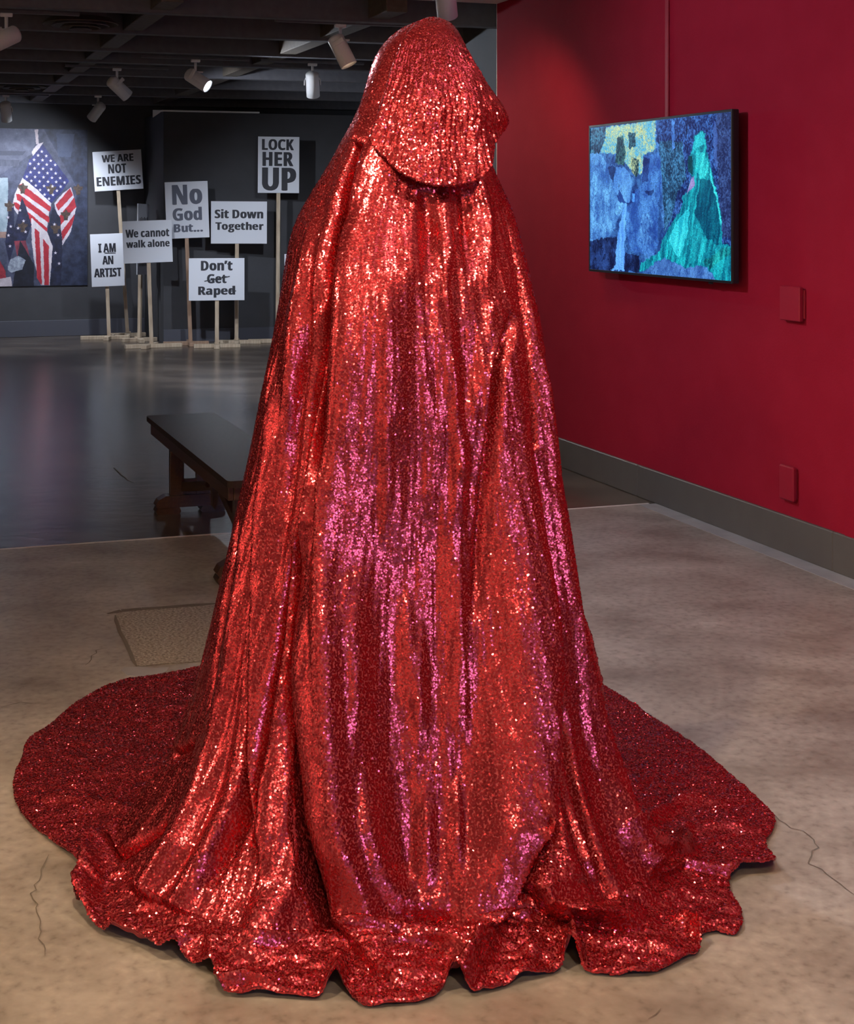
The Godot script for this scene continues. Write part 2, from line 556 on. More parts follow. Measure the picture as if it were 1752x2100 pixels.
func build_hall_lights() -> void:
	var warm := Color(1.0, 0.84, 0.65)
	var cool := Color(0.92, 0.95, 1.0)
	track_head(Vector3(-2.151, 2.72, -8.975), Vector3(-0.7, -0.45, 0.55), "white track light at the left edge with its glowing mouth turned left", false, 4.0, cool, 60, 12)
	track_head(Vector3(-3.707, 2.72, -15.446), Vector3(-0.05, -0.85, -0.5), "small yoked track light directly above the flag print", true, 3.0, cool, 60, 3)
	track_head(Vector3(-2.033, 2.72, -12.497), Vector3(0.62, -0.62, -0.45), "track light above the placards, its can tipped down to the right", false, 6.0, cool, 60, 3)
	track_head(Vector3(-2.729, 2.72, -15.513), Vector3(-0.6, -0.68, -0.4), "small track light beside the flag print, tipped down to the left", false, 2.5, cool, 60, 3)
	track_head(Vector3(-1.272, 2.72, -11.761), Vector3(0.8, -0.52, 0.3), "glowing track light tipped to the right above the lettered placards", false, 3.0, cool, 62, 14)
	track_head(Vector3(-0.323, 2.72, -12.077), Vector3(0.03, -0.86, -0.5), "yoked track light hanging upright just left of the red hood", true, 5.0, cool, 62, 3)
	track_head(Vector3(-0.071, 2.72, -9.521), Vector3(0.42, -0.85, 0.12), "track light nearest the red hood, tipped toward it with a dim mouth", false, 0.5, warm, 65, 1.5)
	track_head(Vector3(0.513, 2.815, -7.800), Vector3(0.12, -0.8, -0.58), "track light cut off by the top edge above the red hood", true, 0.6, warm, 65, 3)
	# heads on the white ceiling on the lens's side, which light the robe
	track_head(Vector3(-0.55, 2.815, -1.9), Vector3(0.62, -1.75, -1.45), "white track light on the near ceiling to the left of the robe", false, 3.6, warm, 44, 6)
	track_head(Vector3(0.95, 2.815, -2.1), Vector3(-0.8, -1.75, -1.3), "white track light on the near ceiling to the right of the robe", false, 2.3, warm, 44, 6)
	track_head(Vector3(-0.1, 2.815, 0.35), Vector3(0.2, -1.7, -3.7), "white track light on the near ceiling over the lens", false, 0.5, warm, 24, 6)
	track_head(Vector3(-3.5, 2.815, -2.6), Vector3(3.5, -1.6, -0.8), "white track light on the near ceiling far to the left of the robe", false, 7.0, warm, 30, 6)
	track_head(Vector3(0.45, 2.815, -0.1), Vector3(0.15, -2.6, -2.3), "white track light on the near ceiling aimed at the hem of the robe", false, 3.4, warm, 36, 6)
	# heads that wash the red wall and the pale walls behind the lens
	track_head(rp(0.6, 2.815, 5.6), Vector3(0.95, -0.32, 0.1), "white track light on the near ceiling washing the red wall by the television", false, 4.0, cool, 62, 4)
	track_head(rp(0.6, 2.815, 2.6), Vector3(0.95, -0.32, 0.1), "white track light on the near ceiling washing the near end of the red wall", false, 4.0, cool, 62, 4)
	track_head(rp(-3.6, 2.815, 3.0), Vector3(-0.9, -0.5, 0.1), "white track light on the near ceiling washing the pale left wall", false, 15.0, warm, 65, 4)
	track_head(rp(-3.0, 2.815, -3.0), Vector3(-0.3, -0.4, 0.8), "white track light on the near ceiling washing the pale rear wall", false, 15.0, warm, 65, 4)
	# round air diffusers between the joists
	for d in [[-1.797, 2.725, -9.55, "round black ceiling air diffuser nearer the lens, of stacked rings"], [-3.32, 2.725, -14.5, "round black ceiling air diffuser farther back above the flag print"]]:
		var o := thing("air_diffuser", d[3], "air vent", Vector3(d[0], d[1], d[2]), 0.0, "round air diffusers")
		for k in 4:
			var r := 0.25 - 0.058 * k
			var y := -0.012 * k
			mesh("ring", lathe([Vector2(r - 0.05, y + 0.035), Vector2(r - 0.045, y + 0.037), Vector2(r, y), Vector2(r - 0.006, y - 0.004), Vector2(r - 0.05, y + 0.030)], 40), M.girder if k % 2 == 0 else M.joist, o)
		mesh("neck", lathe([Vector2(0.17, 0.03), Vector2(0.17, DECK - d[1] - 0.002)], 32), M.joist, o)


# ---------------------------------------------------------------- placards

func lettering(text: String, parent: Node3D, centre: Vector2, size: Vector2, z: float, mat: Material) -> void:
	var font := SystemFont.new()
	font.font_names = PackedStringArray(["Droid Sans"])
	font.font_weight = 700
	var m := TextMesh.new()
	m.font = font
	m.text = text
	m.font_size = 48
	m.pixel_size = 0.01
	m.depth = 0.1
	m.curve_step = 2.0
	# printed heavy: the outline is laid down three times, a hair apart
	var bounds := m.get_aabb()
	var st := SurfaceTool.new()
	st.begin(Mesh.PRIMITIVE_TRIANGLES)
	for k in [-1.0, 0.0, 1.0]:
		for n in m.get_surface_count():
			st.append_from(m, n, Transform3D(Basis.IDENTITY, Vector3(k * 0.016, absf(k) * 0.004, 0.002 * k)))
	var bold := st.commit()
	var s := Vector3(size.x / bounds.size.x, size.y / bounds.size.y, 0.02)
	var mid := bounds.position + bounds.size * 0.5
	mesh("lettering", bold, mat, parent, Transform3D(Basis.from_scale(s), Vector3(centre.x - mid.x * s.x, centre.y - mid.y * s.y, z)))


# spec: foot (world x, z), turn, lean, board centre height, board size, board shift, words [text, centre, size], marks [from, to, thick]
func sign_(label: String, foot: Vector2, turn: float, lean: float, high: float, size: Vector2, shift: float, words: Array, marks: Array, ink: Material, wood: Material, feet: Array) -> Node3D:
	var t := thing("placard", label, "sign", Vector3(foot.x, 0, foot.y), turn, "lettered placards on wooden stands")
	var tilt := Basis(Vector3.BACK, lean)
	var top := high + size.y * 0.3
	mesh("pole", box(Vector3(0.042, top - 0.04, 0.036), 0.002), wood, t, Transform3D(tilt, tilt * Vector3(0, (top + 0.04) * 0.5, 0)))
	for f in feet:
		mesh("foot", box(Vector3(f[0], 0.042, 0.062), 0.003), wood if f[0] > 0.3 else M.pine, t, Transform3D(Basis(Vector3.UP, f[1] * DEG), Vector3(f[2], 0.021, f[3])))
	var b := mesh("board", box(Vector3(size.x, size.y, 0.012), 0.0015), M.board, t, Transform3D(tilt, tilt * Vector3(shift, high, 0.026)))
	for w in words:
		lettering(w[0], b, w[1], w[2], 0.0072, ink)
	for k in marks:
		var p: Vector2 = k[0]
		var q: Vector2 = k[1]
		mesh("stroke", box(Vector3(p.distance_to(q), k[2], 0.002), 0.0003), ink, b, Transform3D(Basis(Vector3.BACK, (q - p).angle()), Vector3((p.x + q.x) / 2.0, (p.y + q.y) / 2.0, 0.0085)))
	return t


func build_signs() -> void:
	# the words on the oblique board cannot be read; only their dark uprights show
	var uprights := []
	for row in [0.21, -0.27]:
		for k in 6:
			uprights.append([Vector2(-0.095 + 0.038 * k, row - 0.035), Vector2(-0.095 + 0.038 * k, row + 0.03 + 0.01 * (k % 2)), 0.014])
	sign_("white placard reading WE ARE NOT ENEMIES on a leaning wooden pole", Vector2(-2.625, -16.908), 9 * DEG, 0.0635, 1.952, Vector2(0.564, 0.462), 0.011,
		[["WE ARE", Vector2(0.004, 0.145), Vector2(0.361, 0.086)], ["NOT", Vector2(-0.007, 0.022), Vector2(0.204, 0.107)], ["ENEMIES", Vector2(0.002, -0.121), Vector2(0.507, 0.105)]], [], M.ink, M.pine, [[0.42, 4, 0.0, 0.01], [0.4, 88, 0.0, 0.0]])
	sign_("narrow white placard reading I AM AN ARTIST with AM underlined", Vector2(-2.781, -16.542), 9 * DEG, 0.0369, 0.911, Vector2(0.374, 0.603), 0.014,
		[["I AM", Vector2(0.000, 0.140), Vector2(0.192, 0.100)], ["AN", Vector2(0.004, -0.001), Vector2(0.118, 0.095)], ["ARTIST", Vector2(-0.002, -0.143), Vector2(0.304, 0.097)]], [[Vector2(-0.032, 0.082), Vector2(0.094, 0.079), 0.006]], M.ink, M.pine, [[0.55, 2, -0.05, 0.02], [0.4, 80, 0.0, 0.0]])
	sign_("white placard reading We cannot walk alone, in front of an edge-on board", Vector2(-2.154, -15.536), 9 * DEG, 0.0345, 1.146, Vector2(0.526, 0.455), -0.004,
		[["We cannot", Vector2(0.001, 0.092), Vector2(0.462, 0.085)], ["walk alone", Vector2(0.003, -0.020), Vector2(0.459, 0.081)]], [], M.ink, M.pine, [[0.62, 12, 0.02, 0.02], [0.4, 70, -0.02, 0.0]])
	sign_("white placard with large grey words No God But and dots", Vector2(-1.766, -15.839), 9 * DEG, 0.0368, 1.488, Vector2(0.469, 0.621), 0.015,
		[["No", Vector2(0.006, 0.167), Vector2(0.312, 0.215)], ["God", Vector2(-0.000, -0.045), Vector2(0.309, 0.144)], ["But...", Vector2(0.006, -0.200), Vector2(0.309, 0.091)]], [], M.grey_ink, M.pine_dark, [[0.5, 3, -0.05, 0.02], [0.4, 92, 0.0, 0.0]])
	sign_("white placard reading Sit Down Together on a pale pole", Vector2(-1.274, -15.997), 9 * DEG, -0.0049, 1.347, Vector2(0.622, 0.469), 0.020,
		[["Sit Down", Vector2(-0.001, 0.096), Vector2(0.532, 0.100)], ["Together", Vector2(0.005, -0.053), Vector2(0.527, 0.116)]], [], M.ink, M.pine, [[0.5, -4, 0.02, 0.02], [0.4, 84, 0.0, 0.0]])
	sign_("low white placard reading Don't Get Raped with Get and the last letter struck out", Vector2(-1.450, -15.552), 9 * DEG, 0.0000, 0.738, Vector2(0.600, 0.456), -0.004,
		[["Don\u2019t", Vector2(-0.000, 0.147), Vector2(0.332, 0.105)], ["Get", Vector2(0.001, 0.006), Vector2(0.202, 0.098)], ["Raped", Vector2(0.000, -0.135), Vector2(0.389, 0.126)]], [[Vector2(-0.133, -0.020), Vector2(0.141, 0.030), 0.011], [Vector2(0.134, -0.127), Vector2(0.209, -0.127), 0.011]], M.ink, M.pine, [[0.5, 1, 0.0, 0.02], [0.4, 86, 0.0, 0.0]])
	sign_("tall white placard reading LOCK HER UP on the highest pole", Vector2(-0.826, -16.141), 9 * DEG, -0.0065, 1.991, Vector2(0.465, 0.630), -0.002,
		[["LOCK", Vector2(-0.009, 0.225), Vector2(0.351, 0.121)], ["HER", Vector2(-0.008, 0.064), Vector2(0.337, 0.156)], ["UP", Vector2(0.006, -0.161), Vector2(0.364, 0.255)]], [], M.ink, M.pine, [[0.56, 0, -0.05, 0.02], [0.4, 90, 0.0, 0.0]])
	sign_("placard turned nearly edge-on behind the We cannot walk alone board", Vector2(-2.390, -16.248), 74 * DEG, -0.03, 1.155, Vector2(0.30, 0.80), 0.0,
		[], uprights, M.ink, M.pine, [[0.4, -50, 0.0, 0.0], [0.4, 32, 0.0, 0.0]])
	sign_("white placard mostly hidden behind the red robe", Vector2(-0.432, -15.932), 9 * DEG, 0.0, 0.75, Vector2(0.62, 0.50), 0.0,
		[], [], M.ink, M.pine, [[0.5, 0, 0.0, 0.02], [0.4, 90, 0.0, 0.0]])


# ---------------------------------------------------------------- screen, print and plates

# fills a polygon with a colour stirred by noise; grain: how far the noise is stretched, lo..hi its strength
func fill(im: Image, pts: Array, c0: Color, c1: Color, n: FastNoiseLite, sx: float, sy: float, look: int = 0) -> void:
	var h := im.get_height()
	var w := im.get_width()
	var y0 := 1e9
	var y1 := -1e9
	for p in pts:
		y0 = minf(y0, p.y)
		y1 = maxf(y1, p.y)
	for y in range(maxi(0, int(y0)), mini(h, int(y1) + 1)):
		var xs := []
		for i in pts.size():
			var p: Vector2 = pts[i]
			var q: Vector2 = pts[(i + 1) % pts.size()]
			if (p.y <= y) != (q.y <= y):
				xs.append(p.x + (y - p.y) / (q.y - p.y) * (q.x - p.x))
		xs.sort()
		for i in range(0, xs.size() - 1, 2):
			for x in range(maxi(0, int(xs[i])), mini(w, int(xs[i + 1]) + 1)):
				var f: float = 0.5 + 1.3 * n.get_noise_2d(x * sx, y * sy)
				if look == 1:      # stone: broad tones and dark cracks
					f = 0.55 + 1.5 * n.get_noise_2d(x * 0.9, y * 0.6) + 0.5 * n.get_noise_2d(x * 6.0, y * 6.0)
					f -= 1.1 * maxf(0.0, 1.0 - absf(n.get_noise_2d(x * 1.6 + 90.0, y * 0.9)) / 0.035)
				elif look == 2:    # leaves: fine speckle in clumps
					f = 0.42 + 1.3 * n.get_noise_2d(x * 1.6, y * 1.2) + 2.0 * n.get_noise_2d(x * 9.0, y * 7.0)
				elif look == 3:    # draped cloth: long folds
					f = 0.5 + 1.5 * n.get_noise_2d(x * 3.4 + y * 0.9, y * 0.5) + 0.8 * n.get_noise_2d(x * 12.0, y * 12.0)
				f = clampf(f, 0.0, 1.0)
				im.set_pixel(x, y, c0.lerp(c1, f))


func poly(v: Array, k: float = 1.0, off: Vector2 = Vector2.ZERO) -> Array:
	var out := []
	for i in range(0, v.size(), 2):
		out.append((Vector2(v[i], v[i + 1]) + off) * k)
	return out


func rgb(r: int, g: int, b: int) -> Color:
	return Color(r / 255.0, g / 255.0, b / 255.0)


const SCREEN := [
	[[-28, -57, 729, -18, 734, 414, -34, 447], [23, 50, 114], [78, 142, 213], 5, 5, 1],
	[[94, 2, 358, -1, 358, 74, 307, 83, 286, 137, 232, 127, 200, 100, 156, 77, 59, 74, 88, 32], [78, 168, 213], [196, 208, 152], 4, 4, 2],
	[[0, 0, 94, 1, 83, 45, 48, 76, -1, 83], [12, 38, 72], [67, 136, 174], 8, 8, 2],
	[[156, 35, 184, 31, 200, 79, 194, 113, 145, 101, 150, 66], [18, 46, 72], [67, 124, 128], 7, 9, 2],
	[[217, 22, 254, 26, 254, 60, 222, 69], [15, 42, 68], [60, 116, 139], 7, 9, 2],
	[[233, 91, 275, 97, 265, 144, 232, 133], [21, 52, 72], [170, 190, 150], 9, 9, 2],
	[[0, 74, 53, 74, 111, 108, 145, 109, 156, 125, 133, 168, 167, 177, 200, 212, 144, 276, 104, 315, 1, 322], [44, 88, 164], [109, 182, 244], 5, 6, 1],
	[[105, 111, 145, 112, 133, 157, 116, 141], [21, 44, 99], [42, 80, 145], 5, 5, 1],
	[[150, 115, 194, 116, 232, 143, 238, 170, 221, 209, 189, 212, 133, 173], [64, 118, 199], [102, 170, 235], 4, 4, 1],
	[[167, 177, 200, 212, 232, 207, 243, 178, 254, 186, 248, 209, 199, 217, 155, 201], [14, 34, 104], [42, 80, 156], 5, 5, 1],
	[[296, 90, 389, 83, 394, 172, 374, 198, 369, 326, 348, 350, 232, 345, 205, 289, 199, 225, 243, 209, 254, 181, 286, 160], [36, 74, 156], [82, 146, 220], 6, 3, 1],
	[[296, 93, 328, 99, 317, 155, 291, 160], [18, 36, 99], [49, 90, 166], 6, 4, 1],
	[[301, 181, 353, 179, 338, 192, 307, 192], [16, 34, 93], [42, 80, 145], 6, 4, 1],
	[[286, 249, 317, 236, 353, 275, 358, 316, 307, 327, 280, 296], [32, 66, 145], [98, 168, 235], 8, 5, 1],
	[[363, 3, 706, -1, 704, 380, 601, 346, 409, 274, 399, 172, 389, 86, 363, 49], [14, 26, 79], [64, 116, 197], 9, 3, 2],
	[[373, 52, 487, 60, 506, 149, 458, 198, 439, 249, 404, 287, 394, 172], [18, 44, 76], [67, 132, 183], 9, 7, 2],
	[[641, 0, 706, -1, 705, 296, 668, 297, 644, 129], [26, 36, 81], [62, 90, 151], 8, 3, 2],
	[[438, 3, 450, 3, 453, 78, 441, 78], [42, 82, 166], [84, 146, 222], 4, 2, 0],
	[[510, -1, 516, 0, 510, 51, 505, 51], [11, 22, 66], [28, 56, 114], 4, 2, 0],
	[[627, 18, 641, 19, 644, 129, 633, 128], [46, 72, 145], [77, 116, 187], 4, 2, 0],
	[[1, 319, 149, 303, 199, 346, 275, 354, 275, 397, 0, 401], [8, 14, 47], [43, 74, 141], 5, 5, 1],
	[[194, 217, 210, 214, 199, 276, 196, 395, 120, 398, 149, 382, 149, 347, 160, 292], [64, 122, 222], [118, 194, 255], 10, 1, 0],
	[[240, 186, 254, 188, 249, 209, 235, 209], [56, 120, 228], [91, 170, 249], 6, 2, 0],
	[[301, 396, 358, 368, 409, 356, 488, 374, 573, 372, 633, 392, 633, 402], [40, 74, 145], [81, 134, 205], 10, 10, 1],
	[[550, 45, 571, 38, 592, 45, 594, 72, 599, 89, 613, 123, 626, 152, 645, 196, 663, 249, 666, 313, 681, 313, 710, 315, 711, 403, 642, 401, 601, 371, 573, 367, 507, 377, 459, 365, 409, 354, 358, 365, 317, 385, 275, 397, 280, 378, 338, 350, 384, 339, 384, 321, 409, 292, 458, 249, 487, 224, 487, 199, 511, 187, 530, 150, 516, 135, 520, 100, 534, 76, 539, 52], [2, 84, 116], [33, 190, 203], 9, 3, 3],
	[[458, 261, 521, 221, 512, 286, 478, 349, 449, 340, 424, 305], [28, 166, 193], [72, 232, 241], 8, 3, 3],
	[[553, 87, 594, 93, 608, 142, 572, 156, 548, 126], [21, 150, 172], [67, 226, 230], 8, 3, 3],
	[[546, 48, 571, 40, 589, 47, 589, 69, 539, 86, 522, 105, 536, 72], [23, 156, 183], [64, 218, 226], 4, 8, 3],
	[[567, 156, 631, 157, 654, 273, 646, 316, 596, 297, 544, 236, 567, 175], [1, 54, 89], [11, 112, 139], 8, 3, 3],
	[[535, 239, 554, 249, 591, 317, 578, 357, 545, 358, 531, 298], [7, 100, 128], [42, 200, 214], 8, 3, 3],
	[[578, 357, 619, 346, 664, 321, 710, 317, 710, 334, 646, 355, 615, 375], [2, 66, 87], [42, 196, 197], 6, 8, 3],
	[[515, 100, 529, 96, 537, 130, 530, 147, 515, 135], [2, 46, 64], [9, 80, 95], 5, 5, 0],
	[[530, 150, 544, 145, 542, 172, 521, 184, 511, 193], [124, 116, 186], [160, 150, 206], 4, 4, 0],
	[[613, 128, 622, 152, 645, 200, 663, 261, 659, 270, 640, 203, 615, 157], [35, 180, 197], [77, 236, 241], 10, 3, 0],
]
const PRINT := [
	[[-58, -4, 980, -4, 980, 653, -58, 653], [50, 54, 74], [84, 90, 116], 3, 3, 0],
	[[-58, -4, 757, -4, 739, 98, 600, 193, -58, 193], [70, 74, 96], [104, 108, 130], 2, 2, 0],
	[[-58, 91, 710, 91, 695, 109, -58, 109], [54, 58, 78], [64, 68, 90], 2, 2, 0],
	[[-58, 127, 688, 127, 680, 153, -58, 153], [58, 62, 82], [84, 88, 108], 9, 2, 0],
	[[-58, 200, 640, 200, 637, 420, 571, 434, -58, 434], [118, 138, 150], [164, 178, 190], 2, 2, 0],
	[[-58, 420, 633, 420, 633, 443, -58, 456], [120, 96, 90], [160, 130, 120], 3, 3, 0],
	[[783, -1, 965, -1, 969, 642, 819, 642, 921, 244], [30, 36, 56], [60, 68, 96], 3, 3, 0],
	[[834, 18, 907, 18, 892, 113, 841, 113], [56, 66, 96], [72, 84, 112], 2, 2, 0],
	[[746, 2, 759, 2, 762, 62, 752, 62], [178, 166, 176], [205, 190, 196], 3, 3, 0],
	[[757, 62, 780, 54, 740, 114, 734, 92], [186, 176, 186], [215, 205, 210], 3, 3, 0],
	[[892, 237, 903, 273, 914, 317, 892, 420, 856, 478, 841, 390, 826, 303, 856, 266], [180, 172, 186], [214, 206, 214], 3, 3, 0],
	[[889, 241, 900, 270, 841, 332, 831, 310], [150, 30, 46], [184, 48, 62], 3, 3, 0],
	[[905, 281, 914, 317, 852, 390, 843, 361], [150, 30, 46], [184, 48, 62], 3, 3, 0],
	[[908, 347, 898, 390, 857, 456, 854, 420], [150, 30, 46], [184, 48, 62], 3, 3, 0],
	[[699, 200, 753, 244, 812, 303, 801, 361, 791, 434, 775, 463, 724, 361, 680, 350, 655, 317, 669, 259], [190, 182, 192], [220, 212, 218], 3, 3, 0],
	[[685, 228, 695, 224, 810, 317, 807, 338, 688, 253], [160, 30, 46], [190, 48, 62], 3, 3, 0],
	[[672, 266, 682, 265, 805, 361, 802, 383, 676, 288], [160, 30, 46], [190, 48, 62], 3, 3, 0],
	[[661, 299, 673, 300, 797, 405, 793, 427, 670, 321], [160, 30, 46], [190, 48, 62], 3, 3, 0],
	[[702, 350, 717, 347, 786, 449, 775, 467], [160, 30, 46], [190, 48, 62], 3, 3, 0],
	[[732, 361, 794, 420, 819, 478, 805, 639, 772, 639, 746, 551, 735, 463], [186, 178, 188], [214, 206, 212], 6, 2, 0],
	[[746, 405, 764, 423, 775, 639, 756, 610], [150, 32, 48], [184, 50, 64], 6, 2, 0],
	[[780, 449, 802, 478, 802, 639, 786, 639], [150, 32, 48], [184, 50, 64], 6, 2, 0],
	[[779, 62, 819, 120, 885, 211, 852, 259, 812, 303, 753, 244, 699, 200, 724, 127], [26, 28, 76], [52, 58, 126], 4, 4, 0],
	[[644, 332, 662, 317, 667, 463, 644, 544, 629, 463], [18, 20, 44], [40, 44, 78], 4, 4, 0],
	[[695, 281, 710, 317, 733, 390, 710, 456, 666, 463, 663, 420], [20, 22, 46], [44, 48, 82], 4, 4, 0],
	[[664, 456, 710, 456, 739, 580, 688, 573], [100, 44, 62], [150, 60, 76], 4, 4, 0],
	[[819, 317, 848, 361, 857, 478, 852, 642, 808, 642, 819, 478, 797, 420], [18, 20, 40], [40, 46, 76], 4, 4, 0],
	[[688, 456, 742, 551, 742, 642, 658, 642, 673, 551], [14, 16, 28], [32, 36, 54], 3, 3, 0],
	[[638, 573, 648, 533, 680, 516, 710, 536, 695, 573, 651, 586], [110, 118, 136], [168, 178, 192], 8, 8, 0],
	[[600, 522, 629, 580, 633, 642, 556, 642, 556, 522], [120, 34, 50], [180, 60, 70], 4, 4, 0],
	[[308, 317, 359, 259, 417, 420, 381, 642, 293, 642], [150, 30, 46], [205, 190, 200], 9, 2, 0],
	[[337, 244, 381, 200, 425, 295, 366, 332], [26, 28, 76], [52, 58, 126], 4, 4, 0],
	[[89, 361, 132, 303, 191, 463, 162, 642, 74, 642], [150, 30, 46], [205, 190, 200], 9, 2, 0],
	[[439, 463, 483, 420, 534, 478, 527, 642, 425, 642], [14, 16, 28], [32, 36, 54], 3, 3, 0],
	[[600, 610, 651, 602, 655, 642, 600, 642], [170, 160, 170], [200, 192, 200], 3, 3, 0],
	[[791, 234, 805, 234, 812, 222, 818, 234, 832, 235, 829, 246, 821, 250, 819, 268, 805, 268, 803, 250, 794, 246], [52, 42, 42], [96, 76, 62], 8, 8, 0],
	[[678, 230, 692, 230, 699, 219, 705, 230, 719, 232, 716, 242, 707, 246, 706, 264, 691, 264, 690, 246, 681, 242], [52, 42, 42], [96, 76, 62], 8, 8, 0],
	[[901, 234, 915, 234, 921, 222, 928, 234, 942, 235, 939, 246, 930, 250, 929, 268, 914, 268, 913, 250, 904, 246], [52, 42, 42], [96, 76, 62], 8, 8, 0],
	[[678, 387, 692, 387, 699, 376, 705, 387, 719, 389, 716, 399, 707, 404, 706, 421, 691, 421, 690, 404, 681, 399], [52, 42, 42], [96, 76, 62], 8, 8, 0],
	[[810, 395, 824, 395, 830, 383, 837, 395, 851, 396, 848, 406, 839, 411, 837, 428, 823, 428, 821, 411, 813, 406], [52, 42, 42], [96, 76, 62], 8, 8, 0],
	[[851, 340, 865, 340, 872, 328, 878, 340, 892, 341, 889, 352, 881, 356, 879, 374, 864, 374, 863, 356, 854, 352], [52, 42, 42], [96, 76, 62], 8, 8, 0],
	[[625, 303, 639, 303, 645, 292, 652, 303, 666, 305, 663, 315, 654, 319, 653, 337, 638, 337, 637, 319, 628, 315], [52, 42, 42], [96, 76, 62], 8, 8, 0],
]
const STARS := [775, 92, 760, 108, 793, 110, 744, 126, 778, 127, 811, 129, 728, 142, 762, 143, 795, 145, 829, 146, 746, 161, 780, 162, 813, 164, 730, 177, 764, 178, 798, 180, 831, 181, 715, 195, 748, 196, 782, 197, 816, 199, 849, 200, 733, 212, 766, 214, 800, 215, 833, 216, 867, 218, 751, 231, 784, 233, 818, 234, 851, 235, 768, 249, 802, 250, 836, 252, 786, 268, 820, 269, 804, 285, 640, 361, 651, 398, 642, 434, 648, 478, 688, 332, 702, 376, 680, 405, 710, 420, 826, 390, 841, 434, 830, 507, 845, 551]


func picture(items: Array, w: int, h: int, seed_value: int, rough: float, dabs: int, grit: float) -> Image:
	var n := FastNoiseLite.new()
	n.seed = seed_value
	n.frequency = 0.02
	n.noise_type = FastNoiseLite.TYPE_PERLIN
	n.fractal_gain = 0.62
	n.fractal_octaves = 6
	var im := Image.create_empty(w, h, false, Image.FORMAT_RGB8)
	for i in items:
		fill(im, poly(i[0]), rgb(i[1][0], i[1][1], i[1][2]), rgb(i[2][0], i[2][1], i[2][2]), n, i[3] * 0.5, i[4] * 0.5, i[5])
	# dabs of leaf, stone and cloth: spots a little darker or lighter than what they lie on
	var rng := RandomNumberGenerator.new()
	rng.seed = seed_value
	for k in dabs:
		var cx := rng.randi_range(0, w - 1)
		var cy := rng.randi_range(0, h - 1)
		var c := im.get_pixel(cx, cy)
		var f := rng.randf_range(0.62, 1.32)
		c = Color(minf(1.0, c.r * f), minf(1.0, c.g * f), minf(1.0, c.b * (f * 0.9 + 0.1)))
		var rx := rng.randi_range(1, 2)
		var ry := rng.randi_range(1, 5)
		for y in range(maxi(0, cy - ry), mini(h, cy + ry)):
			for x in range(maxi(0, cx - rx), mini(w, cx + rx)):
				if pow(float(x - cx) / rx, 2.0) + pow(float(y - cy) / ry, 2.0) < 1.0:
					im.set_pixel(x, y, c)
	# ragged outlines: every spot is taken from a little way off
	var out := Image.create_empty(w, h, false, Image.FORMAT_RGB8)
	for y in h:
		for x in w:
			var dx: float = n.get_noise_2d(x * 2.2, y * 2.2) * rough * 2.0
			var dy: float = n.get_noise_2d(x * 2.2 + 700.0, y * 2.2) * rough * 2.0
			var grain: float = 1.0 + grit * n.get_noise_2d(x * 14.0, y * 16.0 + 300.0)
			var c := im.get_pixel(clampi(int(x + dx), 0, w - 1), clampi(int(y + dy), 0, h - 1))
			out.set_pixel(x, y, Color(minf(1.0, c.r * grain), minf(1.0, c.g * grain), minf(1.0, c.b * grain)))
	return out


